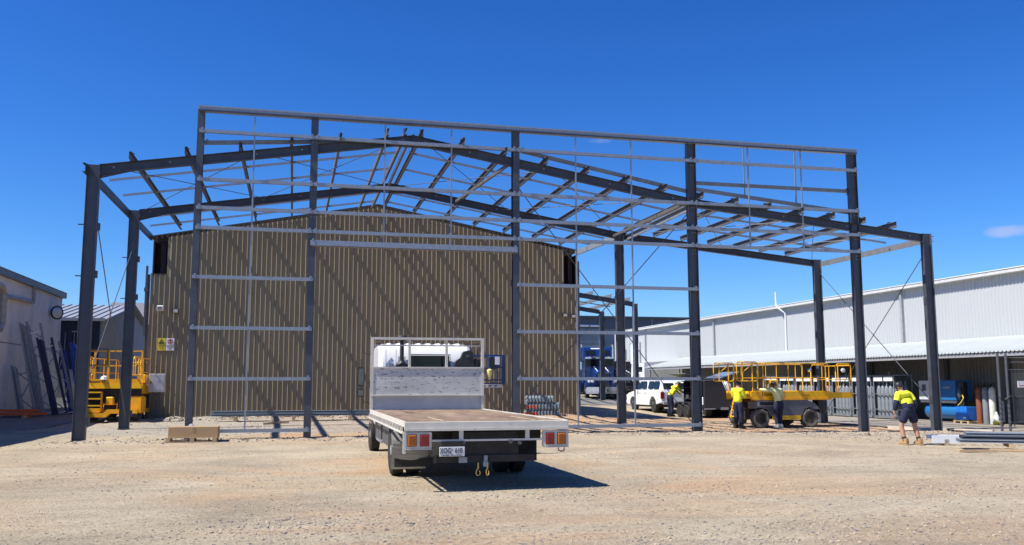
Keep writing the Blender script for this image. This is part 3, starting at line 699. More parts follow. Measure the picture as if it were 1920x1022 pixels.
# ================================================================ BUILDINGS BEYOND
bb = thing('distant_warehouse', 'wide grey warehouse with a tall roller door behind the parked trucks', 'warehouse', (38, 95, .5))
M_bw = mat('distant_grey_wall', (.23, .245, .27), .6, 0, .06, .3); M_bd = mat('distant_dark_trim', (.06, .065, .075), .5)
b = MB(); b.box(-20, 26, 0, 30, -.6, 8.3); b.build('wall', M_bw, bb)
MB().box(-20.2, 26.3, -.4, 30.3, 8.3, 8.5).build('roof_edge', M_bd, bb); MB().box(-20, 26, -.12, -.01, 7.1, 8.29).build('upper_band', mat('band_grey', (.10, .11, .125), .6), bb)
for xx in (-9.5, -.9, 1.2, 3.4, 8.0): MB().box(xx-.05, xx+.05, -.16, -.125, 7.1, 8.3).build('band_mullion', M_mgrey, bb)
MB().box(-11, -4.95, -.1, -.01, -.4, 7.3).build('roller_door', mat('roller_door_grey', (.20, .235, .24), .5, 0, .04), bb)
for zz in (2.1, 3.9, 5.6): MB().box(-11, -4.95, -.14, -.102, zz, zz+.06).build('door_rail', M_mgrey, bb)
MB().box(-11.2, -4.6, -.3, -.102, 7.3, 7.5).build('door_header', M_whited, bb); MB().box(-4.95, -4.6, -.32, -.102, -.4, 7.3).build('door_jamb', M_whited, bb)
MB().box(-3.2, -2.2, -.9, -.01, -.5, 5.6).build('service_duct', mat('duct_blue_grey', (.11, .13, .18), .5), bb)
MB().box(-.9, 2.4, -.05, -.01, -.4, 2.6).build('side_door', M_bd, bb); MB().box(-1.2, 2.7, -.5, -.01, 2.6, 2.8).build('door_canopy', M_mgrey, bb)
MB().box(-2.0, 3, -.04, -.01, 4.5, 4.56).build('panel_joint', M_mgrey, bb)

gs = thing('gabled_shed', 'grey gabled shed with a dark front wall between the concrete building and the bronze shed', 'shed', (-14, 52.2, .4))
gx0, gx1, gd = -8, 4.0, 16
M_gw = mat('pale_grey_gable', (.36, .36, .35), .7, 0, .06, .6, scale=(1, 1, .4)); M_navyw = mat('dark_navy_wall', (.035, .042, .06), .4)
b = MB(); ribbed(b, gx0, gx1-.1, 0, lambda v: 4.6, lambda v: 1.95, .2, .03); b.build('front_wall', M_navyw, gs)
MB().box(gx0, gx1-.1, -.02, .3, -.3, 1.95).build('lower_wall', M_gw, gs)
for i in range(9): MB().box(gx1-.9-i*.45, gx1-.86-i*.45, -.06, -.035, 1.95, 3.9).build('reflection_stripe', M_mgrey, gs)  # grey strips imitate lines of light reflected by the dark wall
for zz in (1.1, 1.9): MB().bar((gx0, -.06, zz), (gx1, -.06, zz), .05, .06).build('rail', M_mgrey, gs)
b = MB(); b.prism([(0, -.3), (gd, -.3), (gd, 4.65), (gd/2, 5.95), (0, 4.65)], gx1-.1, gx1, 'x'); b.build('gable_wall', M_gw, gs)
for yy in (3.6, 7.9, 11.6): MB().box(gx1+.002, gx1+.012, yy-.03, yy+.03, 0, 4.9).build('panel_joint', M_mgrey, gs)
for y0, z0, y1, z1 in ((-.25, 4.62, gd/2, 6.0), (gd+.25, 4.62, gd/2, 6.0)):
    b = MB(); r0 = []; r1 = []; x = gx0
    while x < gx1+.2:
        for d, dz in ((0, 0), (.3, 0), (.34, .06), (.40, .06), (.44, 0)): r0.append((x+d, y0, z0+dz)); r1.append((x+d, y1, z1+dz))
        x += .46
    b.grid([r0, r1]); b.build('roof_sheet', mat('grey_roof', (.34, .35, .35), .45, .2, .06, .8), gs)
MB().box(gx0, gx1+.2, -.4, -.25, 4.5, 4.66).build('gutter', M_mgrey, gs)

fs_ = thing('far_shed', 'low grey shed with a round roof vent seen past the corner of the bronze shed', 'shed', (-12.4, 80, .5))
MB().box(-3, 6, 0, 10, 0, 6.0).build('wall', M_gw, fs_)
b = MB(); b.prism([(0, 5.9), (5, 8.2), (10, 5.9)], -3.2, 6.2, 'x'); b.build('roof', M_galvd, fs_)
b = MB(); b.lathe([(.25, 7.0), (.25, 7.9), (.55, 8.0), (.6, 8.3), (.4, 8.55), (.05, 8.6)], (.9, 2.6, 0), 'z', 12); b.build('roof_vent', M_mgrey, fs_, smooth=True)

# ================================================================ LEFT CONCRETE BUILDING
lb = thing('concrete_building', 'grey precast concrete building with dark gutter along the left edge of the yard', 'building', (-11.5, 30, 0))
def LP(mb, name, mt, **kw): return mb.build(name, mt, lb, world=True, **kw)
proto = []
for i in range(8):
    y0 = 9.9+i*5.0
    for j, (z0, z1) in enumerate(((-.1, 3.24), (3.27, 5.9))):
        if len(proto) < 2: o = MB().box(-.18, 0, .012, 4.988, z0, z1).build('wall_panel', M_conc, lb, bevel=.006); proto.append(o); o.location = (0, y0-30, 0)
        else: piece(proto[j], 'wall_panel', lb, (0, y0-30, 0))
LP(MB().box(-11.75, -11.7, 9.9, 49.8, 0, 5.9), 'joint_backing', M_bd)
LP(MB().box(-30, -11.76, 9.9, 49.8, -.1, 5.8), 'building_core', M_conc)
LP(MB().box(-11.9, -11.34, 9.6, 50.05, 5.9, 6.16), 'gutter', mat('dark_gutter', (.11, .125, .14), .45)); LP(MB().box(-11.92, -11.32, 9.6, 50.05, 6.162, 6.185), 'gutter_lip', M_mgrey)
b = MB(); b.prism([(-11.9, 6.0), (-30, 7.2), (-30, 6.0)], 9.7, 49.9); LP(b, 'roof', M_galvd)
M_pipe = mat('pipe_grey', (.34, .34, .34), .5)
b = MB(); b.tube([(-11.4, 44.3, 5.9), (-11.4, 44.3, 5.2), (-11.4, 40.6, 5.12), (-11.4, 40.3, 5.0), (-11.4, 40.1, 4.2)], .075, 8); LP(b, 'downpipe', M_pipe, smooth=True)
b = MB(); b.tube([(-11.38, 38.2, 5.5), (-11.38, 39.6, 5.45), (-11.38, 39.95, 5.2), (-11.38, 40.0, 4.0), (-11.38, 39.7, 3.7)], .13, 8); LP(b, 'downpipe', M_pipe, smooth=True)
cm = thing('convex_mirror', 'oval convex traffic mirror high on the concrete wall', 'mirror', (-11.45, 47.6, 5.0), math.radians(48))
b = MB(); b.lathe([(.33, 0), (.34, -.05), (.30, -.06)], (0, 0, 0), 'y', 20); b.build('mirror_rim', M_black, cm, smooth=True)
b = MB(); b.lathe([(.01, -.15), (.12, -.135), (.22, -.10), (.28, -.05), (.31, -.01)], (0, 0, 0), 'y', 20); b.build('mirror_face', mat('painted_mirror_reflection', (.70, .70, .66), .3, .1), cm, smooth=True)  # reflected light painted as a pale face colour
MB().cyl((0, 0, 0), (-.1, .35, 0), .03).build('bracket', M_black, cm)
cm.location.x += .25

# ---------------- leaning racking and stacked steel beside it
from mathutils import Quaternion
def leaning(name, label, cat, foot, top, w, build, face=45, group=None):
    """thing built upright in its own frame, stood on foot and tilted so its head reaches top"""
    t_ = thing(name, label, cat, foot, 0, group); d = Vector(top)-Vector(foot); L = d.length
    q0 = Vector((0, 0, 1)).rotation_difference(d); t_.rotation_mode = 'QUATERNION'; t_.rotation_quaternion = q0@Quaternion((0, 0, 1), math.radians(face))
    build(t_, L, w); return t_
def upright(mt, lac, perforated=False):
    def f(t_, L, w):
        for s_ in (-1, 1):
            b = MB(); b.cee((s_*w/2, 0, 0), (s_*w/2, 0, L), .09, .07, (0, 1, 0)); b.build('post', mt, t_)
        k = max(3, int(L/.55)); st = (L-.3)/k
        for i in range(k):
            z0, z1 = .15+i*st, .15+(i+1)*st; s_ = 1 if i % 2 else -1
            MB().bar((-s_*w/2, 0, z0), (s_*w/2, 0, z1), .04, .03, (0, 1, 0)).build('lacing', lac, t_)
        for z in (.1, L-.35): MB().bar((-w/2, -.02, z), (w/2, -.02, z), .035, .05, (0, 1, 0)).build('tie', M_sign_w if lac != M_galvd else M_galvd, t_)
    return f
g_ = G(-10, 42)
def steelpack(mt, n_):
    def f(t_, L, w):
        for i in range(n_): MB().cee((-w/2+(i+.5)*w/n_, (i % 2)*.04, 0), (-w/2+(i+.5)*w/n_, (i % 2)*.04, L-.08*(i % 3)), w/n_*.9, .08, (0, 1, 0)).build('channel', mt, t_)
    return f
M_rg = mat('rack_galvanised', (.27, .285, .30), .5, .2, .15); M_rgd = mat('rack_dark_navy', (.02, .025, .07), .45)
leaning('leaning_channels', 'tall bundle of grey steel channels leaning on the concrete wall', 'steel channels', (-10.15, 41.2, g_), (-10.95, 41.2, 4.12), .34, steelpack(M_rg, 4), 0)
leaning('rack_upright', 'tall grey racking upright leaning beside the bundle of grey channels', 'racking frame', (-9.72, 41.3, g_), (-10.55, 41.3, 4.05), .46, upright(M_rg, M_galv), 0)
leaning('rack_upright', 'wide dark navy racking upright with white ties leaning left of the bright blue posts', 'racking frame', (-9.36, 41.4, g_), (-10.12, 41.4, 3.45), .5, upright(M_rgd, M_galv), 0)
leaning('rack_upright', 'navy racking upright with a pale outer edge leaning against the navy one', 'racking frame', (-8.98, 41.6, g_), (-9.78, 41.6, 3.32), .30, upright(M_galvd, M_galv), 0)
leaning('leaning_channels', 'solid navy rack posts leaning in front of the lacing of the navy upright', 'steel channels', (-9.5, 41.2, g_), (-10.3, 41.2, 3.5), .26, steelpack(M_rgd, 3), 0)
leaning('leaning_channels', 'bright blue rack posts leaning nearest the plywood sheet', 'steel channels', (-8.75, 42.6, g_), (-9.28, 42.6, 3.37), .36, steelpack(M_blue, 3), 0)
leaning('rack_upright', 'bright blue racking upright leaning behind the plywood sheet', 'racking frame', (-8.4, 42.8, g_), (-8.85, 42.8, 3.3), .30, upright(M_blue, M_galv), 0)
leaning('rack_upright', 'short grey racking upright leaning left of the tall grey bundle', 'racking frame', (-10.35, 40.8, g_), (-10.85, 40.8, 2.32), .44, upright(M_rg, M_galvd), 0)
leaning('leaning_channels', 'short grey channels leaning at the far left of the racking', 'steel channels', (-10.72, 40.9, g_), (-11.12, 40.9, 2.35), .24, steelpack(M_rg, 3), 0)
leaning('leaning_channels', 'middle height grey channels leaning behind the short grey upright', 'steel channels', (-10.1, 41.5, g_), (-10.62, 41.5, 2.95), .25, steelpack(M_rg, 3), 0)
leaning('leaning_channels', 'blue rack posts leaning in the gap between the navy and the bright blue frames', 'steel channels', (-9.05, 42.1, g_), (-9.6, 42.1, 3.1), .24, steelpack(M_blue, 2), 0)
pl = leaning('plywood_sheet', 'pale plywood sheet leaning beside the blue rack posts', 'plywood', (-7.98, 42.2, g_), (-8.72, 42.4, 2.05), .3, lambda t_, L, w: MB().box(-w/2, w/2, -.012, .012, 0, L).build('sheet', M_wood, t_), 20)
ob = thing('rack_beams', 'low stack of orange racking beams lying along the foot of the concrete wall', 'racking beams', (-11.2, 40.0, G(-11, 40)))
for i in range(7):
    x0 = -.55+.14*(i % 4); zz = .16+.12*(i//4)
    MB().bar((x0-2.0, -.4+i*.1, zz), (x0+1.9-.07*i, .15+i*.1, zz), .05, .11).build('beam', M_orangebeam, ob)
for xx in (-1.5, .9): MB().box(xx-.05, xx+.05, -.45, .75, 0, .1).build('bearer', M_wood, ob)

# ================================================================ REAR FRAME PAST THE SHED
rf = thing('rear_steel_frame', 'dark steel lean-to frame standing behind the right corner of the bronze shed', 'building frame', (21.56, 55, .1))
for yy in (55.0, 61.5):
    MB().ibeam((0, yy-55, -.1), (0, yy-55, 6.62), .17, .34, .016, (1, 0, 0)).build('column', M_col, rf)
    MB().ibeam((-9, yy-55, 7.85), (-.17, yy-55, 6.58), .16, .30, .013).build('rafter', M_raf, rf)
for i in range(7):
    x_ = -8+i*1.25; z_ = 7.85-(x_+9)/8.83*1.27+.26; MB().cee((x_, -.5, z_), (x_, 9, z_), .075, .2).build('purlin', M_galvd, rf)
for yy in (2.2, 4.4): MB().bar((-9, yy, 8.05), (-.1, yy, 6.78), .045, .07).build('roof_bridging', M_galvd, rf)
# ================================================================ FLATBED TRUCK (tail at local y=0, facing +y, centre x=0)
tk = thing('flatbed_truck', 'white cab flatbed truck with worn grey steel tray and battered headboard, parked facing the shed', 'truck', (2.83, 13.2, 0), math.radians(-.3))
def TP(mb, name, mt, parent=tk, **kw): return mb.build(name, mt, parent, **kw)
HWt = 1.235; TL = 6.35
M_check = bpy.data.materials.new('chequer_plate_deck'); M_check.use_nodes = True
n = M_check.node_tree; B = n.nodes['Principled BSDF']; B.inputs['Roughness'].default_value = .7
t = n.nodes.new('ShaderNodeTexCoord')
c = ramp(noise(1.6, 8, (2.2, .5, 1), .65, .8), [(.28, (.13, .078, .045)), (.46, (.25, .17, .105)), (.60, (.33, .24, .155)), (.75, (.44, .35, .24))])
ch = n.nodes.new('ShaderNodeTexBrick'); ch.inputs['Scale'].default_value = 1; ch.inputs['Brick Width'].default_value = .045; ch.inputs['Row Height'].default_value = .022
ch.inputs['Mortar Size'].default_value = .006; ch.inputs['Color1'].default_value = (1, 1, 1, 1); ch.inputs['Color2'].default_value = (.85, .85, .85, 1); ch.inputs['Mortar'].default_value = (.55, .50, .46, 1)
mp = n.nodes.new('ShaderNodeMapping'); mp.inputs['Rotation'].default_value = (0, 0, .785); n.links.new(t.outputs['Object'], mp.inputs[0]); n.links.new(mp.outputs[0], ch.inputs['Vector'])
c = mix(.55, c, ch.outputs['Color'], 'MULTIPLY')
c = mix(mul(ramp(noise(9, 8, (3, .6, 1), .7), [(.56, (0, 0, 0)), (.66, (1, 1, 1))]), .6), c, (.14, .075, .045))
n.links.new(c, B.inputs['Base Color']); bp = n.nodes.new('ShaderNodeBump'); bp.inputs['Strength'].default_value = .5; bp.inputs['Distance'].default_value = .004
n.links.new(ch.outputs['Fac'], bp.inputs['Height']); n.links.new(bp.outputs[0], B.inputs['Normal'])
# deck plates, slightly uneven
for i in range(4):
    y0 = .03+i*(TL-.03)/4
    b = MB(); rows = []
    for j in range(7):
        row = []
        for k_ in range(9):
            x_ = -HWt+.03+k_*(2*HWt-.06)/8; y_ = y0+j*((TL-.03)/4-.006)/6; row.append((x_, y_, .992+.004*math.sin(x_*5+y_*3)+.003*math.sin(y_*7)))
        rows.append(row)
    b.grid(rows); TP(b, 'deck_plate', M_check)
TP(MB().box(-HWt+.03, HWt-.03, .03, TL, .93, .975), 'deck_base', M_under)
for xx in (-.62, .80):                                               # pale worn seams
    TP(MB().box(xx-.015, xx+.015, .25, 1.9, .997, 1.001), 'deck_seam', mat('pale_seam', (.52, .44, .29), .6, 0, .2, 20))
TP(MB().box(-.72, -.55, 4.3, 4.36, .997, 1.002), 'deck_slot', M_black)
# coaming: rear and sides
b = MB(); b.box(-HWt, HWt, -.02, .028, .895, 1.0); TP(b, 'rear_coaming', M_greyp, bevel=.004)
b = MB(); b.box(-HWt+.0, HWt, -.05, -.022, .87, .893); TP(b, 'rear_lip', M_greyp)
b = MB(); b.box(-HWt+.4, HWt-.4, -.02, .02, .715, .742); TP(b, 'rear_rail', M_greyp)
for xx in (-.40, .60): TP(MB().box(xx-.03, xx+.03, -.02, .02, .742, .87), 'rear_strut', M_greyp)
for s_ in (-1, 1):
    TP(MB().box(s_*HWt-.02 if s_ > 0 else -HWt-.002, HWt+.002 if s_ > 0 else -HWt+.022, .03, TL, .93, 1.008), 'side_coaming', M_greyp)
    b = MB(); xo = s_*(HWt+.012); b.box(xo-.018, xo+.018, .03, TL, .83, .855); TP(b, 'rope_rail', M_greyp)
    for i in range(16): TP(MB().box(xo-.016, xo+.016, .2+i*.4, .26+i*.4, .855, .93), 'rope_rail_strut', M_greyp)
    for i in range(5): TP(MB().box(-s_*.0+min(0, s_*HWt), max(0, s_*HWt), .75+i*1.25, .81+i*1.25, .84, .93), 'cross_bearer', M_under)
# light boxes
M_lens_a = mat('amber_lens', (.55, .165, .01), .25, 0, .1, 60, .3, 120); M_lens_r = mat('red_lens', (.38, .008, .015), .25, 0, .1, 60, .3, 120)
for s_ in (-1, 1):
    x0, x1 = (-HWt, -HWt+.40) if s_ < 0 else (HWt-.40, HWt)
    lbx = TP(MB().box(x0, x1, -.03, .05, .615, .855), 'light_box', M_greyp, bevel=.012, seg=2)
    b = MB(); b.box(x0+.0, x1, -.045, -.03, .605, .618); b.build('light_box_lip', M_greyp, lbx)
    for k_, (mt_, off) in enumerate(((M_lens_a, .055), (M_lens_r, .235))):
        xa = x0+off if s_ < 0 else x1-off-.115
        MB().box(xa-.008, xa+.123, -.042, -.03, .652, .823).build('lamp_bezel', M_black, lbx)
        l_ = MB().box(xa, xa+.115, -.062, -.042, .66, .815).build('lamp', mt_, lbx, bevel=.006)
        b = MB()
        for q_ in range(1, 5): b.box(xa+q_*.023-.0015, xa+q_*.023+.0015, -.0645, -.062, .663, .812)
        for q_ in range(1, 7): b.box(xa+.003, xa+.112, -.0645, -.062, .66+q_*.022-.0015, .66+q_*.022+.0015)
        b.build('lamp_grid', mat('lens_shadow', (.10, .015, .01) if 0 else (.22, .05, .01), .4), lbx)['kind'] = 'stuff'
TP(MB().box(-HWt-.02, -HWt+.02, -.04, .0, .55, .86), 'corner_upright', M_greyp)
b = MB(); b.tube([(HWt-.16, -.02, .60), (HWt-.16, -.02, .56), (HWt-.11, -.02, .545), (HWt-.07, -.02, .56), (HWt-.07, -.02, .60)], .012, 6); TP(b, 'tie_hook', M_rust)
# number plate
npx = TP(MB().box(-.186+(-.545), .186+(-.545), -.075, -.065, .505, .64), 'number_plate', mat('plate_white', (.66, .67, .68), .4), bevel=.004)
text('XOG', 'plate_lettering', .112, M_ink, npx, (-.545-.096, -.078, .583), sx=.66); text('610', 'plate_lettering', .112, M_ink, npx, (-.545+.096, -.078, .583), sx=.66)
MB().prism([(-.011, .61), (.011, .61), (0, .592)], -.0775, -.0755).build('plate_emblem', M_ink, npx).location.x = -.545
text('VICTORIA - THE PLACE TO BE', 'plate_lettering', .021, M_ink, npx, (-.545, -.078, .521))
TP(MB().box(-.70, -.38, -.06, -.02, .64, .72), 'plate_bracket', M_under)
# chassis, cross members, tow gear
for xx in (-.40, .40): TP(MB().box(xx-.04, xx+.04, .25, 8.6, .62, .86), 'chassis_rail', M_under)
TP(MB().box(-.75, .75, .12, .2, .40, .50), 'tow_bar', M_under); TP(MB().box(-.5, .5, .15, .2, .5, .84), 'tow_bracket', M_under)
TP(MB().box(-.42, -.30, .05, .12, .40, .48), 'trailer_socket', M_mgrey)
b = MB(); b.lathe([(.035, .34), (.045, .38), (.03, .42), (.03, .5)], (-.02, .06, 0), 'z', 10); TP(b, 'tow_coupling', M_mgrey, smooth=True)
M_brass = mat('yellow_chain_hook', (.62, .42, .12), .4, .4)
for xx, sc_ in ((-.14, .75), (.0, .5)):
    b = MB(); b.tube([(xx, .02, .40), (xx, .02, .34), (xx-.0, .02, .31)], .010, 6)
    b.tube([(xx, .02, .32), (xx-.035*sc_, .02, .29), (xx-.042*sc_, .02, .25), (xx-.015, .02, .215), (xx+.03*sc_, .02, .225), (xx+.04*sc_, .02, .26), (xx+.012, .02, .285)], .008, 6); TP(b, 'chain_hook', M_brass, smooth=True)
for xx, zz in ((-.66, .695), (-.37, .69), (.34, .70), (.48, .68)): TP(MB().lathe([(.028, -.03), (.034, 0), (.02, .02)], (xx, -.01, zz), 'y', 10), 'trailer_plug', M_mgrey if xx < -.5 else M_dgrey, smooth=True)
TP(MB().box(-.9, .9, .35, .42, .70, .90), 'rear_cross_member', M_under)
TP(MB().cyl((-.78, 2.65, .47), (.78, 2.65, .47), .08), 'rear_axle', M_under); TP(MB().lathe([(.05, -.2), (.2, -.12), (.2, .12), (.05, .2)], (0, 2.65, .47), 'x'), 'differential', M_under)
# wheels
def tyre(b, cx, cy, r, w, n_=28):
    pr = [(r*.60, -w/2+.02), (r*.80, -w/2), (r*.95, -w/2+.015), (r, -w*.36)]
    for g in (-.18, 0, .18): pr += [(r, (g-.03)*w), (r-.012, (g-.02)*w), (r-.012, (g+.02)*w), (r, (g+.03)*w)]
    pr += [(r, w*.36), (r*.95, w/2-.015), (r*.80, w/2), (r*.60, w/2-.02)]
    return b.lathe(pr, (cx, cy, r), 'x', n_)
def wheel(cx, cy, r, w, parent, rimm=None, name='wheel', z0=0):
    o = tyre(MB(), 0, 0, r, w).build(name, M_rubber, parent, smooth=True); o.location = (cx, cy, z0)
    for s_ in (-1, 1):
        b = MB(); b.lathe([(r*.60, s_*(w/2-.025)), (r*.56, s_*(w/2-.05)), (r*.3, s_*(w/2-.09)), (r*.22, s_*(w/2-.02)), (r*.1, s_*(w/2-.01))], (0, 0, r), 'x', 18); b.build('rim', rimm or M_mgrey, o, smooth=True)
    return o
for s_ in (-1, 1):
    wheel(s_*1.06, 2.65, .42, .23, tk); wheel(s_*.78, 2.65, .42, .23, tk); wheel(s_*.98, 8.25, .40, .23, tk)
# left rear mudguard: curved ribbed sheet behind the wheel
def guard(x0, x1, a0, a1, r, cy, cz, name, mt, nseg=10):
    b = MB(); rows = []
    for th in (r, r+.008):
        pass
    A = [a0+(a1-a0)*i/nseg for i in range(nseg+1)]
    b.grid([[(x, cy+math.cos(a)*(r+dr), cz+math.sin(a)*(r+dr)) for x in (x0, x1)] for a, dr in [(A[i], .006 if i % 2 else 0) for i in range(nseg+1)]])
    return TP(b, name, mt)
M_guard = mat('galvanised_mudguard', (.34, .33, .31), .5, .15, .15, 6, .05, 20, (.13, .11, .09), (.58, 3))
for s_ in (-1, 1):
    xa, xb = sorted((s_*1.20, s_*.62))
    if s_ < 0: guard(xa, xb, PI*.45, PI*1.17, .56, 2.65, .42, 'mudguard', M_guard)
    else: guard(xa, xb, PI*.45, PI*1.0, .56, 2.65, .42, 'mudguard', M_guard)
b = MB(); rows = []
for i in range(25):                                                  # finely ribbed guard apron curving away under the tray
    zz = .62-i*.0155; cu = .10*(1-math.cos(i/24*1.4)); o_ = .006*((i//2) % 2); rows.append([(-1.215, 1.78-o_+cu, zz), (-.9, 1.76-o_+cu, zz-.004), (-.55, 1.80-o_+cu, zz-.008), (-.30, 1.92+cu, zz-.0)])
b.grid(rows); TP(b, 'mudguard_apron', M_guard, smooth=True)
TP(MB().box(.42, 1.20, 1.72, 1.735, .27, .84), 'mud_flap', M_rubber)
TP(MB().box(-1.18, -.55, 1.82, 1.83, .20, .34), 'mud_flap', M_under)
# under-tray boxes
for s_ in (-1, 1):
    TP(MB().box(min(s_*.62, s_*1.12), max(s_*.62, s_*1.12), 3.5, 4.7, .42, .84), 'tool_box', M_dgrey, bevel=.01)
    for i in range(4): TP(MB().box(s_*1.125-.008, s_*1.125+.008, 4.95+i*.28, 5.0+i*.28, .40, .84), 'side_guard_bar', M_mgrey)
    TP(MB().box(min(s_*.55, s_*1.1), max(s_*.55, s_*1.1), 5.9, 6.6, .40, .82), 'battery_box', M_black)
    TP(MB().box(s_*1.11-.015, s_*1.11+.015, 4.85, 6.0, .40, .44), 'side_guard_rail', M_mgrey)
# headboard
HY = TL+.0
hb = TP(MB().box(-HWt, HWt, HY, HY+.03, 1.31, 1.885), 'headboard_sheet', M_batter)
TP(MB().box(-HWt+.05, HWt-.05, HY+.03, HY+.05, 1.0, 1.30), 'headboard_lower_sheet', mat('grey_lower_sheet', (.46, .47, .47), .5, 0, .08, 4, .05, 30, (.09, .075, .06), (.68, 7)))
TP(MB().box(-HWt, HWt, HY-.03, HY+.04, 1.29, 1.315), 'headboard_lip', M_greyp)
TP(MB().box(-HWt+.04, HWt-.04, HY-.02, HY+.04, 1.885, 1.915), 'window_sill_rail', M_greyp)
for xx in (-HWt+.03, HWt-.03): TP(MB().box(xx-.03, xx+.03, HY-.01, HY+.05, .72 if xx < 0 else .95, 2.50), 'headboard_post', M_greyp)
for xx in (-.405, .405): TP(MB().box(xx-.026, xx+.026, HY+.0, HY+.045, 1.90, 2.50), 'headboard_post', M_greyp)
TP(MB().box(-HWt, HWt, HY-.01, HY+.05, 2.50, 2.55), 'headboard_top_rail', M_greyp)
TP(MB().box(-HWt+.06, HWt-.06, HY+.05, HY+.08, 2.365, 2.39), 'headboard_mid_rail', M_greyp)
for xx in (-1.08, 1.08): TP(MB().box(xx-.07, xx+.07, HY+.05, HY+.09, 2.445, 2.465), 'work_lamp', M_card)
# cab
CY0, CY1, CW = 6.75, 8.75, 1.03
cab = MB(); sec = [(6.78, .0), (6.75, .3), (6.80, 1.0)]
prof = [(CY0, .95), (CY0-.02, 1.9), (CY0+.03, 2.28), (CY0+.14, 2.40), (CY0+.5, 2.44), (CY1-.6, 2.42), (CY1-.25, 2.30), (CY1+.02, 1.75), (CY1+.12, 1.25), (CY1+.12, .60), (CY0+.6, .60)]
def cabring(x, inset): 
    cy = (CY0+CY1)/2; cz = 1.55
    return [(x, cy+(p[0]-cy)*(1-inset), cz+(p[1]-cz)*(1-inset)) for p in prof]
R_ = [cabring(-CW, .10), cabring(-CW+.02, .04), cabring(-CW+.09, .0), cabring(CW-.09, .0), cabring(CW-.02, .04), cabring(CW, .10)]
nn = len(prof)
for r_ in range(len(R_)-1):
    base_ = len(cab.v); cab.add(R_[r_]+R_[r_+1], [(i, (i+1) % nn, nn+(i+1) % nn, nn+i) for i in range(nn)])
cab.add(R_[0], [tuple(range(nn))]); cab.add(R_[-1], [tuple(range(nn-1, -1, -1))])
cabo = TP(cab, 'cab', M_white, smooth=True)
for i in range(8):                                                   # pressed ribs on the roof
    x_ = -.78+i*.222; b = MB(); b.tube([(x_, CY0+.16, 2.36), (x_, CY0+.24, 2.405), (x_, CY0+.9, 2.42), (x_, CY1-.6, 2.38)], [.03, .05, .055, .04], 8); b.build('roof_rib', M_white, cabo, smooth=True)
MB().box(-.36, .52, CY0-.045, CY0-.012, 1.72, 2.17).build('rear_window', M_glass, cabo, bevel=.01)
b = MB(); b.tube([(-.38, CY0-.03, 1.72), (-.38, CY0-.03, 2.19), (.54, CY0-.03, 2.19), (.54, CY0-.03, 1.72)], .012, 6); b.build('window_seal', M_black, cabo)
MB().box(-.62, -.45, CY0-.03, CY0-.005, 1.4, 2.15).build('cab_recess', M_whited, cabo)
MB().box(-.82, -.72, CY0-.03, CY0-.005, 1.92, 2.0).build('cab_vent', M_mgrey, cabo)
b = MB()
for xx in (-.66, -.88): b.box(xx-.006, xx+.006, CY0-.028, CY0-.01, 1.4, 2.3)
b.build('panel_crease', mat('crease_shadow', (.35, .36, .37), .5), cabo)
for s_ in (-1, 1):
    MB().box(s_*(CW-.03)-.02, s_*(CW-.03)+.02, CY0+.75, CY1-.2, 1.55, 2.15).build('side_window', M_glass, cabo)
MB().cbox((0, CY1-.1, 1.85), (1.8, .03, .75), (-.42, 0, 0)).build('windscreen', M_glass, cabo)
b = MB(); b.box(-.9, .9, CY1+.05, CY1+.2, .45, .7); b.build('front_bumper', M_mgrey, cabo)
# exhaust-style air intake stack, air box and snorkel
b = MB(); b.cyl((-.55, HY+.22, .95), (-.55, HY+.22, 2.5), .045, n=12); TP(b, 'air_intake_pipe', M_black, smooth=True)
b = MB(); b.lathe([(.05, 2.46), (.13, 2.50), (.14, 2.56), (.10, 2.60), (.02, 2.61)], (-.55, HY+.22, 0), 'z', 14); TP(b, 'intake_cap', M_black, smooth=True)
b = MB(); b.lathe([(.15, 1.86), (.14, 1.96), (.07, 2.02), (.06, 2.06)], (-.55, HY+.22, 0), 'z', 14); TP(b, 'intake_base', M_black, smooth=True)
b = MB(); b.prism([(.62, 1.2), (.62, 2.0), (.66, 2.08), (.74, 2.1), (.80, 2.26), (.98, 2.29), (1.02, 2.2), (1.06, 1.9), (1.06, 1.2)], HY+.13, HY+.32); TP(b, 'air_cleaner_box', M_black, bevel=.02, seg=2)
TP(MB().box(.86, .93, HY+.115, HY+.131, 2.13, 2.19), 'air_cleaner_grille', M_dgrey)
TP(MB().box(1.06, 1.22, HY+.2, HY+.4, 1.35, 2.1), 'intake_snorkel', M_black, bevel=.02)
b = MB(); b.tube([(.98, HY+.25, 2.24), (1.12, HY+.25, 2.30), (1.16, HY+.25, 2.15)], .012, 5); TP(b, 'cable', M_black)
# mirrors
M_mglass = mat('mirror_greenish', (.10, .12, .12), .15, .3)
for s_ in (-1, 1):
    y_ = CY1-.15; mx = s_*1.29
    b = MB(); b.tube([(s_*.98, y_, 2.25), (s_*1.18, y_, 2.28), (mx, y_, 2.12), (mx, y_, 1.35), (s_*1.22, y_, 1.14), (s_*.98, y_, 1.05)], .014, 6); arm = TP(b, 'mirror_arm', M_black, smooth=True)
    if s_ < 0:
        mh = MB().cbox((mx, y_, 1.72), (.17, .07, .46)).build('mirror_housing', M_black, arm, bevel=.02, seg=2); MB().cbox((mx, y_-.04, 1.72), (.12, .012, .38)).build('mirror_glass', M_mglass, arm)
        MB().cbox((mx, y_, 1.34), (.17, .07, .19)).build('mirror_housing', M_black, arm, bevel=.02, seg=2); MB().cbox((mx, y_-.04, 1.34), (.12, .012, .13)).build('mirror_glass', M_dgrey, arm)
    else: MB().cbox((s_*1.15, y_, 1.72), (.2, .07, .4)).build('mirror_housing', M_black, arm, bevel=.02, seg=2)
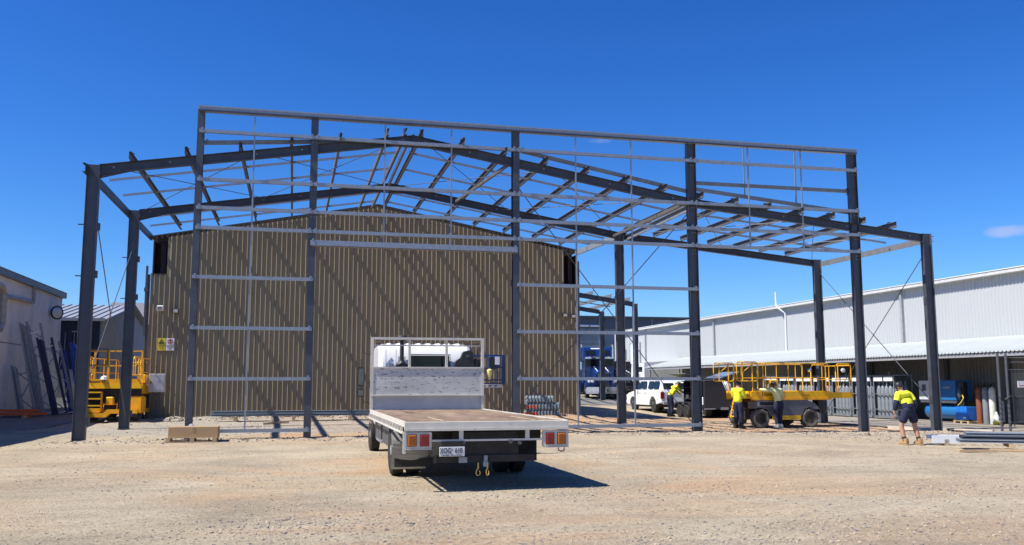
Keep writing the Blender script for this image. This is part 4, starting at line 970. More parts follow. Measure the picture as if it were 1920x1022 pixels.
# ================================================================ SCISSOR LIFTS
def lug_tyre(r, w, parent, loc, rimm, name='wheel'):
    """off-road tyre turned round local y"""
    b = MB(); b.lathe([(r*.60, -w/2+.02), (r*.8, -w/2), (r*.93, -w/2+.02), (r*.95, 0), (r*.93, w/2-.02), (r*.8, w/2), (r*.6, w/2-.02)], (0, 0, 0), 'y', 28)
    for i in range(18):
        a = 2*PI*i/18; s_ = 1 if i % 2 else -1
        b.cbox((math.cos(a)*r*.95, s_*w*.22, math.sin(a)*r*.95), (r*.12, w*.5, r*.13), (0, -a, 0))
    o = b.build(name, M_tyred, parent, smooth=True); o.location = loc
    for s_ in (-1, 1):
        q_ = MB(); q_.lathe([(r*.62, s_*(w/2-.02)), (r*.56, s_*(w/2-.06)), (r*.2, s_*(w/2-.08)), (r*.14, s_*(w/2-.02)), (.01, s_*(w/2-.02))], (0, 0, 0), 'y', 16); q_.build('rim', rimm, o, smooth=True)
    return o
M_tyred = mat('dusty_lug_tyre', (.13, .12, .105), .9, 0, .25, 8, .2, 40)
def rails(parent, x0, x1, y0, y1, z0, mt, posts, top=1.06, mid=.52, ends=(True, True), r=.019):
    """guard rail of round tube round a rectangular deck: each run its own part"""
    for yy in (y0, y1):
        b = MB(); b.tube([(x0, yy, z0), (x0, yy, z0+top-.1), (x0+.08, yy, z0+top), (x1-.08, yy, z0+top), (x1, yy, z0+top-.1), (x1, yy, z0)], r, 8); b.build('guard_rail', mt, parent, smooth=True)
        MB().cyl((x0, yy, z0+mid), (x1, yy, z0+mid), r*.85, n=6).build('mid_rail', mt, parent)
        for px in posts: MB().cyl((px, yy, z0), (px, yy, z0+top), r*.9, n=6).build('rail_post', mt, parent)
    for xx, on in ((x0, ends[0]), (x1, ends[1])):
        if on:
            MB().cyl((xx, y0, z0+top-.05), (xx, y1, z0+top-.05), r*.9, n=6).build('end_rail', mt, parent); MB().cyl((xx, y0, z0+mid), (xx, y1, z0+mid), r*.85, n=6).build('end_rail', mt, parent)
            MB().cyl((xx, (y0+y1)/2, z0), (xx, (y0+y1)/2, z0+top-.05), r*.85, n=6).build('rail_post', mt, parent)
def scissor(name, label, loc, rz_, grey, word, word2, basket=True):
    """rough-terrain scissor lift, long axis local x, about 4.4 m with its deck run out at +x"""
    t_ = thing(name, label, 'scissor lift', loc, rz_, 'yellow scissor lifts parked in the yard')
    body = M_sg if grey else M_black; hw = .9
    for x in (-1.35, .72):
        for s_ in (-1, 1): lug_tyre(.36, .28, t_, (x, s_*(hw-.10), .36), M_black)
        MB().cyl((x, -hw+.2, .36), (x, hw-.2, .36), .08).build('axle', M_under, t_)
    MB().box(-1.7, 1.1, -.35, .35, .30, .62).build('chassis', M_under, t_)
    for s_ in (-1, 1):
        b = MB(); y0, y1 = sorted((s_*.42, s_*(hw+.02)))
        b.prism([(-1.62, .72), (-1.62, .98), (-1.5, 1.06), (.50, 1.06), (.92, .92), (1.15, .70), (.95, .66), (.72, .76), (.50, .70), (.34, .44), (-.96, .44), (-1.08, .68), (-1.35, .76)], y0, y1)
        q_ = b.build('side_cover', body, t_, bevel=.015)
        ya = s_*(hw+.022)
        if s_ < 0:
            MB().box(-1.50, -.78, ya-.012, ya, .80, 1.0).build('engine_louvre', M_mgrey if grey else M_black, q_, bevel=.01); MB().box(-1.42, -.86, ya-.02, ya-.01, .84, .97).build('louvre_opening', M_black, q_)
        MB().box(-.90, .30, min(ya, ya+s_*.015), max(ya, ya+s_*.015), .30, .46).build('lower_valance', M_yellow if grey else M_orange, q_)
    # folded scissor stack
    for i in range(5):
        z = .98+i*.05
        for s_ in (-1, 1): MB().bar((-1.3, s_*.33, z+(.04 if i % 2 else 0)), (1.0, s_*.33, z+(0 if i % 2 else .04)), .05, .045).build('scissor_arm', M_orange2, t_)
    MB().cyl((-.5, 0, .9), (.6, 0, 1.15), .05).build('lift_cylinder', M_under, t_)
    # platform
    zd = 1.16; pf = MB().box(-1.75, 1.62, -hw+.02, hw-.02, zd, zd+.05).build('platform_deck', M_orange, t_)
    for s_ in (-1, 1):
        b = MB(); b.box(-1.75, 1.62, s_*(hw)-.02, s_*(hw)+.02, zd-.10, zd+.20); b.build('platform_side', M_yellow, pf, bevel=.008)
        MB().box(-1.75, 1.62, s_*(hw+.02)-.02, s_*(hw+.02)+.02, zd-.13, zd-.06).build('platform_lip', M_orange, pf)
    MB().box(-1.78, -1.74, -hw, hw, zd-.08, zd+.2).build('platform_end', M_yellow, pf)
    MB().box(1.62, 2.62, -hw+.08, hw-.08, zd+.02, zd+.06).build('extension_deck', M_orange, t_)
    for s_ in (-1, 1): MB().box(1.3, 2.64, s_*(hw-.07)-.02, s_*(hw-.07)+.02, zd-.07, zd+.15).build('extension_side', M_yellow, t_)
    rails(t_, -1.45, 1.6, -hw, hw, zd+.18, M_yellow, (-1.1, -.15, .45, 1.3), ends=(False, False))
    rails(t_, 1.95, 2.62, -hw+.08, hw-.08, zd+.12, M_yellow, (), top=1.1, ends=(False, True), r=.021)
    for yy in (-hw, hw):                                             # double gate frame at the entry end
        b = MB(); b.tube([(-2.3, yy, zd+.6), (-2.3, yy, zd+1.2), (-2.22, yy, zd+1.28), (-1.5, yy, zd+1.28), (-1.42, yy, zd+1.2), (-1.42, yy, zd+.66), (-1.5, yy, zd+.58), (-2.22, yy, zd+.58)], .021, 8, True); b.build('gate_frame', M_yellow, t_, smooth=True)
        MB().cyl((-2.06, yy, zd+.6), (-2.06, yy, zd+1.27), .02, n=6).build('gate_bar', M_yellow, t_); MB().cyl((-2.06, yy, zd+.9), (-1.62, yy, zd+1.22), .018, n=6).build('gate_bar', M_yellow, t_)
        MB().cyl((-1.66, yy, zd-.0), (-1.66, yy, zd+1.27), .024, n=6).build('rail_post', M_yellow, t_)
    for yy in (-.25, .25): MB().cyl((-1.98, yy, .35), (-1.80, yy, zd), .022, n=6).build('ladder_side', M_yellow, t_)
    for i in range(4): MB().box(-2.0+i*.05, -1.92+i*.05, -.25, .25, .4+i*.23, .43+i*.23).build('ladder_step', M_yellow, t_)
    # control box, documents, worklight
    MB().box(-.95, -.62, -hw-.06, -hw+.1, zd+.30, zd+.62).build('control_box', M_yellow, t_, bevel=.02); MB().box(-.90, -.72, -hw-.075, -hw-.06, zd+.34, zd+.5).build('control_panel', M_greyp, t_)
    b = MB(); b.lathe([(.02, -.05), (.06, -.04), (.07, .02), (.03, .05)], (.75, -hw-.02, zd+.98), 'y', 10); b.build('work_lamp', M_chrome, t_, smooth=True)
    b = MB(); b.lathe([(.02, -.05), (.08, -.04), (.08, .02), (.03, .05)], (2.25, -hw+.04, zd+.98), 'y', 10); b.build('work_lamp', M_whited, t_, smooth=True)
    if word: text(word, 'lettering', .21, M_ink, t_, (-.92, -hw-.026, zd+.09), sx=1.05)
    if word2: text(word2, 'lettering', .10, mat('brown_ink', (.25, .08, .02), .6), t_, (.55, -hw-.026, zd+.06))
    return t_
M_sg = mat('scissor_grey', (.12, .13, .15), .45, 0, .12, 3); M_orange2 = mat('scissor_orange', (.62, .20, .01), .45, 0, .1)
sl = scissor('scissor_lift', 'yellow scissor lift with grey engine covers that two workers stand beside', (18.25, 31.6, G(18, 31.3)), math.radians(1.5), True, 'Haulotte', 'Compact')
MB().box(1.15, 1.4, -.8, -.4, .55, 1.05).build('battery_box', M_black, sl, bevel=.02)
sl2 = scissor('scissor_lift', 'orange and yellow scissor lift parked end-on between the two left columns', (-6.45, 39.3, G(-6.4, 38.2)), math.radians(82), False, None, None)
# front face of the left lift: ladder, stepped bumper, end panel with lettering
def L2(mb, name, mt, **kw): return mb.build(name, mt, sl2, **kw)
sx_ = -2.02
L2(MB().box(sx_-.04, sx_+.02, -1.12, 1.12, zd_ := 1.42, 1.60), 'end_panel', M_orange)
L2(MB().box(sx_-.05, sx_+.02, -1.15, 1.15, 1.24, 1.42), 'end_panel', M_yellow)
text('Compact 33', 'lettering', .14, M_ink, sl2, (sx_-.045, .55, 1.51), rot=(PI/2, 0, -PI/2))
for yy in (.95, .28): L2(MB().box(sx_-.10, sx_-.05, yy-.03, yy+.03, .35, 1.12), 'step_side', M_orange)
for zz in (.60, .86, 1.10): L2(MB().box(sx_-.2, sx_-.05, .28, .95, zz-.03, zz+.02), 'step', M_yellow)
L2(MB().box(sx_-.2, sx_-.05, .28, .95, .34, .50), 'step_box', M_orange)
L2(MB().prism([(-1.1, .30), (-.1, .30), (.05, .16), (1.15, .16), (1.15, .30), (.15, .32), (.0, .45), (-1.1, .45)], sx_-.25, sx_-.05, 'x'), 'bumper', M_orange)
L2(MB().box(sx_-.1, sx_+.1, -.15, .12, .62, .92), 'tank', M_yellow, bevel=.03)
L2(MB().box(sx_+.0, sx_+.5, -1.2, -.55, .30, .95), 'side_tank', M_orange, bevel=.05, seg=2)
L2(MB().box(sx_+.3, sx_+.6, -.98, -.6, 1.0, 1.22), 'hydraulic_box', M_blueb)
L2(MB().box(sx_+.1, sx_+.2, -1.1, 1.1, .3, 1.24), 'end_bulkhead', M_under)
for yy in (1.12, .62, .12, -.45, -1.12):
    L2(MB().box(sx_-.03, sx_+.03, yy-.03, yy+.03, 1.60, 2.68), 'gate_post', M_orange)
for zz in (2.10, 2.66): L2(MB().box(sx_-.025, sx_+.025, -1.12, 1.12, zz-.02, zz+.025), 'gate_rail', M_orange)
L2(MB().box(sx_-.05, sx_-.03, .15, 1.0, 2.12, 2.15), 'gate_frame', M_black); L2(MB().box(sx_-.05, sx_-.03, .15, 1.0, 2.72, 2.76), 'gate_frame', M_black)
for yy in (.15, 1.0): L2(MB().box(sx_-.05, sx_-.03, yy-.015, yy+.015, 2.12, 2.76), 'gate_frame', M_black)
b = MB(); b.lathe([(.02, .0), (.16, .03), (.12, .14), (.02, .18)], (0, 0, 0), 'z', 8)
o = tag(b.build('white_bag', M_whited, None, smooth=True), 'crumpled white bag on the platform of the left scissor lift', 'bag'); o.location = (-6.98, 37.36, 1.70)

# ================================================================ BLUE LIFT BASKET behind the flatbed
bl = thing('lift_basket', 'blue work platform basket with control box standing right of the flatbed headboard', 'scissor lift', (5.9, 30.0, 0), 0)
M_bl = mat('deep_blue_paint', (.008, .038, .14), .4)
zf = 1.56
for y0 in (-.55, .55):
    for zz in (zf+.12, zf+.52, zf+.93): MB().cyl((-1.1, y0, zz), (.98, y0, zz), .022, n=6).build('rail', M_bl, bl)
    for xx in (-1.1, -.4, .98): MB().cyl((xx, y0, zf), (xx, y0, zf+.93), .024, n=6).build('rail_post', M_bl, bl)
MB().cyl((.98, -.55, zf+.93), (.98, .55, zf+.93), .022, n=6).build('rail', M_bl, bl); MB().box(.90, .96, -.57, -.50, zf-.05, zf+.93).build('end_panel', M_bl, bl); MB().box(-1.1, .9, -.55, .55, zf-.02, zf+.02).build('platform_deck', M_bl, bl)
gr_ = MB().box(-1.1, .88, -.58, -.555, zf-.14, zf-.02).build('deck_beam', M_greyp, bl)
for i in range(9): MB().prism([(-1.0+i*.2, zf-.10), (-.92+i*.2, zf-.10), (-.86+i*.2, zf-.06), (-.96+i*.2, zf-.06)], -.585, -.581).build('deck_slot', M_black, gr_)
MB().box(.42, .82, -.64, -.54, zf+.52, zf+.9).build('control_box', M_bl, bl, bevel=.02); MB().box(.45, .6, -.68, -.66, zf+.54, zf+.88).build('control_panel', M_black, bl); MB().box(.62, .78, -.68, -.66, zf+.62, zf+.88).build('instruction_plate', M_sign_w, bl)
b = MB(); b.lathe([(.03, 0), (.05, .1), (.08, .2), (.09, .32), (.03, .36)], (.45, -.62, zf+.12), 'z', 10); b.build('yellow_lamp', mat('pale_yellow_lens', (.75, .68, .25), .35), bl, smooth=True)
MB().box(-1.1, .2, -.7, -.5, zf+.02, zf+.06).build('tray', M_whited, bl)
MB().bar((-1.0, 0, zf-.1), (-1.9, .1, .75), .12, .16).build('boom', M_bl, bl)
MB().box(-2.6, -1.5, -.5, .6, .30, .8).build('chassis', M_bl, bl, bevel=.02)
for x_ in (-2.4, -1.7):
    for y_ in (-.5, .6): lug_tyre(.26, .18, bl, (x_, y_, .26), M_mgrey)

# ================================================================ WHITE UTE (nose local +y)
def car_side(parent, half, W_, mt): pass
ut = thing('white_ute', 'white dual-cab ute with a canopy parked nose-away beside the bronze shed', 'ute', (19.62, 44.3, G(19.5, 46)), math.radians(-1))
def UP(mb, name, mt, parent=None, **kw): return mb.build(name, mt, parent or ut, **kw)
prof = [(0, .55), (0, 1.12), (.02, 1.18), (1.6, 1.20), (3.2, 1.18), (4.2, 1.10), (4.9, 1.0), (5.2, .86), (5.25, .45), (4.95, .35),
        (4.72, .42), (4.62, .68), (4.35, .82), (4.05, .80), (3.80, .62), (3.72, .38), (1.65, .38), (1.58, .62), (1.32, .84), (.98, .84), (.70, .66), (.62, .45)]
b = MB(); hw = .90
def ring(x, k): return [(x, p[0] if k == 0 else 2.6+(p[0]-2.6)*(1-.02*k), p[1]) for p in prof]
def loft(b, rings, close=True):
    n_ = len(rings[0])
    for r_ in range(len(rings)-1): b.add(rings[r_]+rings[r_+1], [(i, (i+1) % n_, n_+(i+1) % n_, n_+i) for i in range(n_)])
    b.add(rings[0], [tuple(range(n_))]); b.add(rings[-1], [tuple(range(n_-1, -1, -1))])
loft(b, [ring(-hw, 1), ring(-hw+.05, 0), ring(hw-.05, 0), ring(hw, 1)])
body = UP(b, 'body', M_white, smooth=True)
# cabin and canopy: one flowing roof
g0 = [(.05, 1.16), (.30, 1.62), (.6, 1.70), (1.6, 1.77), (2.4, 1.82), (2.95, 1.76), (3.95, 1.10)]
b = MB(); loft(b, [[(-.86, y, z) for y, z in g0], [(-.68, y*.96+.06, z+(.0 if z < 1.3 else .0)) for y, z in g0]][::1]); 
b = MB(); loft(b, [[(-.86+(.16 if z > 1.5 else 0), y, z) for y, z in g0], [(.86-(.16 if z > 1.5 else 0), y, z) for y, z in g0]])
cabn = UP(b, 'cabin', M_white, smooth=False, bevel=.03, seg=2)
def sidewin(y0, y1, y2, y3):
    for s_ in (-1, 1):
        b = MB(); P4 = [(y0, 1.25), (y1, 1.25), (y2, 1.66), (y3, 1.66)]
        vs = [(s_*(.862-(z-1.25)/.41*.115), y, z) for y, z in P4]+[(s_*(.880-(z-1.25)/.41*.115), y, z) for y, z in P4]
        b.add(vs, [(0,1,2,3),(4,5,6,7),(0,1,5,4),(1,2,6,5),(2,3,7,6),(3,0,4,7)]); b.build('window', M_glass, cabn)
sidewin(2.95, 3.72, 3.10, 2.95); sidewin(2.15, 2.85, 2.85, 2.30); sidewin(1.25, 1.9, 1.9, 1.25); sidewin(.36, 1.12, 1.12, .48)
for x0, x1 in ((-.72, -.08), (.0, .72)):
    MB().cbox(((x0+x1)/2, .15, 1.40), (x1-x0-.06, .02, .34), (-.48, 0, 0)).build('rear_window', M_glass, cabn)
MB().cbox((0, 3.50, 1.46), (1.4, .02, .62), (.98, 0, 0)).build('windscreen', M_glass, cabn)
tg = UP(MB().box(-.72, .72, -.02, .02, .62, 1.10), 'tailgate', M_white, bevel=.01); MB().box(-.18, .18, -.035, -.018, 1.0, 1.06).build('tailgate_handle', M_mgrey, tg); MB().box(-.6, .6, -.03, -.022, .9, .905).build('tailgate_crease', M_mgrey, tg)
for s_ in (-1, 1):
    UP(MB().box(s_*.81-.085, s_*.81+.085, -.035, .10, .74, 1.10), 'tail_light', mat('dark_red_lens', (.35, .01, .015), .2), bevel=.01)
    UP(MB().box(s_*.83-.06, s_*.83+.06, 5.1, 5.22, .78, .92), 'headlight', M_sign_w, bevel=.01)
    for y_ in (1.15, 4.2):
        o = tyre(MB(), 0, 0, .38, .24).build('wheel', M_rubber, ut, smooth=True); o.location = (s_*.76, y_, 0)
        q_ = MB(); q_.lathe([(.24, s_*.10), (.20, s_*.07), (.08, s_*.09), (.01, s_*.10)], (0, 0, .38), 'x', 14); q_.build('rim', M_mgrey, o, smooth=True)
    b = MB(); b.cbox((s_*1.02, 3.35, 1.28), (.22, .1, .18)); UP(b, 'side_mirror', M_black, bevel=.03, seg=2)
    for y_ in (2.2, 3.05): UP(MB().box(s_*.905-.012, s_*.905+.012, y_-.09, y_+.09, 1.0, 1.03), 'door_handle', M_mgrey)
UP(MB().box(-.8, .8, -.09, .03, .44, .60), 'rear_bumper', M_mgrey, bevel=.02); UP(MB().box(-.75, .75, .5, 4.9, .28, .42), 'underbody', M_under)

# ================================================================ BLACK TRAILER behind the ute (rear at local y=0, drawbar towards +y)
tr_ = thing('box_trailer', 'black tandem axle trailer with open tool box lids hitched behind the white ute', 'trailer', (19.72, 39.9, G(19, 40)), math.radians(3))
M_tb = mat('trailer_black', (.030, .032, .037), .5, 0, .15, 4)
def RP(mb, name, mt, **kw): return mb.build(name, mt, tr_, **kw)
RP(MB().box(-.80, .80, 0, 3.0, .42, .54), 'trailer_frame', M_tb)
rp_ = RP(MB().prism([(-.66, .50), (-.66, 1.74), (.30, 1.78), (.66, .98), (.74, .50)], -.02, .05), 'rear_panel', M_tb, bevel=.008)
b = MB(); b.tube([(-.66, -.02, 1.78), (.32, -.02, 1.82), (.70, -.02, .98)], .02, 6); RP(b, 'panel_edge', M_dgrey)
for i in range(3): RP(MB().box(-.64, .3, .1+i*1.0, .14+i*1.0, .54, 1.74), 'tool_box_rib', M_tb)
RP(MB().box(.05, .09, .05, 2.4, .54, 1.74), 'centre_wall', M_tb); RP(MB().box(-.66, .66, .05, 2.4, .54, .60), 'tool_box_floor', M_tb)
b = MB(); b.prism([(-.66, 1.74), (.30, 1.78), (.30, 1.82), (-.66, 1.78)], .0, 2.4); RP(b, 'tool_box_top', M_tb)
b = MB(); b.prism([(.32, 1.78), (.66, .98), (.74, .54), (.70, .54), (.62, .98), (.30, 1.74)], .05, 2.4); RP(b, 'right_side', M_tb)
RP(MB().box(-.62, .05, .5, .53, .60, 1.74), 'shelf_divider', M_tb)
for zz in (.88, 1.16, 1.44): RP(MB().box(-.60, .05, .53, 2.4, zz, zz+.03), 'shelf', M_dgrey)
for yy in (.7, 1.1, 1.6): RP(MB().box(-.66, -.58, yy, yy+.28, .92, 1.10), 'drawer_front', M_dgrey)
RP(MB().box(-.70, -.66, .08, .48, .62, 1.0), 'white_plate', M_whited, bevel=.02)
RP(MB().cbox((-.98, 1.4, 2.02), (.75, 1.7, .03), (0, .25, 0)), 'open_lid', M_dgrey)
RP(MB().cbox((-.98, 1.4, 2.045), (.70, 1.6, .01), (0, .25, 0)), 'lid_skin', M_mgrey)
RP(MB().cbox((.75, .8, 2.05), (1.1, 1.6, .03), (0, -.28, 0)), 'open_lid', mat('lid_blue_grey', (.16, .20, .27), .35))
b = MB(); b.cyl((.5, .05, 1.5), (.98, .05, 2.1), .015, n=6); RP(b, 'gas_strut', M_black)
RP(MB().cyl((.80, .0, .5), (.80, .0, 2.15), .02, n=6), 'rack_post', M_tb)
for zz in (1.90, 1.98): RP(MB().box(-.66, .55, .05, .08, zz, zz+.025), 'roof_rack_rail', M_dgrey)
for y_ in (1.05, 1.75):
    for s_ in (-1, 1):
        o = MB().lathe([(.20, -.09), (.27, -.10), (.32, -.06), (.32, .06), (.27, .10), (.20, .09)], (0, 0, .32), 'x', 20).build('wheel', M_rubber, tr_, smooth=True); o.location = (s_*1.02, y_, 0)
        q_ = MB(); q_.lathe([(.21, s_*.08), (.17, s_*.05), (.07, s_*.07), (.01, s_*.09)], (0, 0, .32), 'x', 14); q_.build('rim', M_chrome if s_ < 0 else M_mgrey, o, smooth=True)
for s_ in (-1, 1):
    b = MB(); x0, x1 = sorted((s_*.80, s_*1.14)); b.prism([(.62, .44), (.68, .62), (.85, .72), (1.95, .72), (2.12, .62), (2.18, .44), (2.22, .44), (2.15, .66), (1.97, .76), (.83, .76), (.64, .66), (.58, .44)], x0, x1, 'x'); RP(b, 'mudguard', M_tb)
    RP(MB().box(s_*1.0-.13, s_*1.0+.13, .50, .51, .12, .5), 'mud_flap', M_rubber)
RP(MB().box(.18, .58, -.06, -.04, .40, .52), 'number_plate', M_mgrey); RP(MB().box(-.7, -.1, -.05, -.03, .42, .48), 'reflector_strip', M_mgrey)
for s_ in (-1, 1): RP(MB().bar((s_*.5, 3.0, .46), (0, 4.1, .44), .06, .08), 'drawbar', M_tb)

# ================================================================ PARKED PRIME MOVERS (nose local -y)
def prime(name, label, loc, rz_, paint, sleeper):
    t_ = thing(name, label, 'truck', loc, rz_, 'trucks parked in front of the distant warehouse')
    def Q(mb, nm, mt, par=None, **kw): return mb.build(nm, mt, par or t_, **kw)
    Q(MB().box(-.45, .45, -.2, 7.5, .65, .9), 'chassis', M_under)
    b = MB(); loft(b, [[(-.52, y, z) for y, z in ((0, .75), (0, 1.55), (.25, 1.68), (2.0, 1.92), (2.0, .75))], [(-.40, y, z) for y, z in ((0-.03, .75), (-.03, 1.62), (.25, 1.76), (2.0, 2.0), (2.0, .75))],
             [(.40, y, z) for y, z in ((0-.03, .75), (-.03, 1.62), (.25, 1.76), (2.0, 2.0), (2.0, .75))], [(.52, y, z) for y, z in ((0, .75), (0, 1.55), (.25, 1.68), (2.0, 1.92), (2.0, .75))]])
    hood = Q(b, 'bonnet', paint, smooth=True)
    for s_ in (-1, 1): Q(MB().tube([(s_*.36, 0.02, 1.70), (s_*.36, 2.0, 2.03)], .03, 6), 'bonnet_stripe', M_sign_w, hood)
    for s_ in (-1, 1):
        b = MB(); rows = [[(x, .75+math.cos(a)*.72, .55+math.sin(a)*.72) for x in (s_*.5, s_*1.2)] for a in [PI*(i/8) for i in range(-1, 9)]]; b.grid(rows); b.grid([[(p[0], p[1]*1.0, p[2]-.03) for p in r_] for r_ in rows])
        b.box(min(s_*.5, s_*1.15), max(s_*.5, s_*1.15), -.02, .1, .6, 1.02); g_ = Q(b, 'mudguard', paint, smooth=True)
        for k_ in (0, 1): Q(MB().lathe([(.02, -.09), (.10, -.07), (.11, .02)], (s_*(.72+.22*k_), -.05, 1.08), 'y', 12), 'headlight', M_sign_w, g_, smooth=True)
        w = wheel(s_*1.02, .75, .52, .28, t_, M_chrome)
        for y_ in (5.2, 6.5): wheel(s_*.95, y_, .52, .5, t_, M_chrome)
        Q(MB().cyl((s_*1.12, 3.55, .8), (s_*1.12, 3.55, 3.55), .075, n=10), 'exhaust_stack', M_chrome, smooth=True)
        Q(MB().cyl((s_*1.25, 2.75, .75), (s_*1.25, 4.3, .75), .3, n=14), 'fuel_tank', M_chrome, smooth=True)
        Q(MB().cbox((s_*1.35, 1.9, 2.1), (.2, .12, .5)), 'mirror', M_chrome)
        Q(MB().tube([(s_*1.0, 2.0, 2.4), (s_*1.35, 1.9, 2.4), (s_*1.35, 1.9, 1.8)], .02, 5), 'mirror_arm', M_black)
    Q(MB().box(-.34, .34, -.07, -.02, .75, 1.60), 'grille', M_black, hood); 
    for i in range(9): Q(MB().box(-.32+i*.08, -.29+i*.08, -.085, -.07, .78, 1.58), 'grille_bar', M_mgrey, hood)
    Q(MB().box(-.38, .38, -.09, -.03, 1.60, 1.64), 'grille_surround', M_chrome, hood)
    bp_ = Q(MB().box(-1.2, 1.2, -.35, -.12, .30, .72), 'bumper', M_chrome, bevel=.05, seg=2)
    for xx in (-.25, 0, .25): Q(MB().box(xx-.06, xx+.06, -.36, -.351, .46, .55), 'bumper_opening', M_black, bp_)
    cabp = MB().box(-1.03, 1.03, 2.0, 3.4, .9, 2.62).build('cab', paint, t_, bevel=.06, seg=2)
    for s_ in (-1, 1): MB().cbox((s_*.50, 1.985, 2.28), (.90, .03, .46)).build('windscreen', M_glass, cabp); MB().box(s_*1.03-.01, s_*1.03+.01, 2.3, 3.1, 2.0, 2.5).build('side_window', M_glass, cabp)
    Q(MB().box(-1.0, 1.0, 1.80, 2.02, 2.56, 2.66), 'sun_visor', M_chrome)
    for i in range(5): Q(MB().box(-.7+i*.33, -.6+i*.33, 2.05, 2.15, 2.66, 2.72), 'clearance_lamp', M_lens_a)
    if sleeper:
        sp = MB().prism([(2.8, 2.6), (3.1, 3.35), (4.6, 3.45), (4.6, .9), (3.42, .9), (3.42, 2.6)], -1.02, 1.02, 'x').build('sleeper', paint, t_, bevel=.05)
        for s_ in (-1, 1): MB().cbox((s_*.5, 2.93, 2.98), (.7, .02, .35), (-.38, 0, 0)).build('sleeper_window', M_glass, sp)
        MB().cbox((0, 3.05, 3.26), (.9, .02, .08), (-.38, 0, 0)).build('name_board', M_sign_w, sp)
    else: Q(MB().box(-.95, .95, 3.45, 4.6, .9, 2.5), 'headache_rack', M_under)
    return t_
prime('parked_truck', 'blue long-nose truck with chrome stacks and bumper behind the bronze shed', (21.85, 62.2, G(22, 63)-.02), math.radians(-12), M_truckblue, True).scale = (1.08, 1.08, 1.14)
prime('parked_truck', 'black long-nose truck parked right of the blue truck, half behind a column', (24.35, 64.5, G(24, 65)-.02), math.radians(-6), mat('truck_black', (.02, .022, .026), .3, 0, .1, coat=.4), False)
# ================================================================ PEOPLE
def skinned(name, parent, pts, edges, mt, levels=1, root=0):
    """one continuous surface grown round a skeleton of joints: pts = {key: (x, y, z, radius[, radius2])}"""
    keys = list(pts); me = bpy.data.meshes.new(name)
    me.from_pydata([pts[k][:3] for k in keys], [(keys.index(a), keys.index(b_)) for a, b_ in edges], [])
    o = bpy.data.objects.new(name, me); COL.objects.link(o)
    md = o.modifiers.new('skin', 'SKIN'); md.use_smooth_shade = True
    for i, k in enumerate(keys):
        p = pts[k]; v = me.skin_vertices[0].data[i]; v.radius = (p[3], p[4] if len(p) > 4 else p[3]); v.use_root = (i == root)
    sb = o.modifiers.new('sub', 'SUBSURF'); sb.levels = levels; sb.render_levels = levels
    bpy.context.view_layer.update()
    dg = bpy.context.evaluated_depsgraph_get(); m2 = bpy.data.meshes.new_from_object(o.evaluated_get(dg)); bpy.data.objects.remove(o); bpy.data.meshes.remove(me)
    m2.name = name; m2.materials.clear()
    for q_ in (mt if isinstance(mt, list) else [mt]): m2.materials.append(q_)
    m2.polygons.foreach_set('use_smooth', [True]*len(m2.polygons))
    q_ = bpy.data.objects.new(name, m2); COL.objects.link(q_); q_.parent = parent; return q_
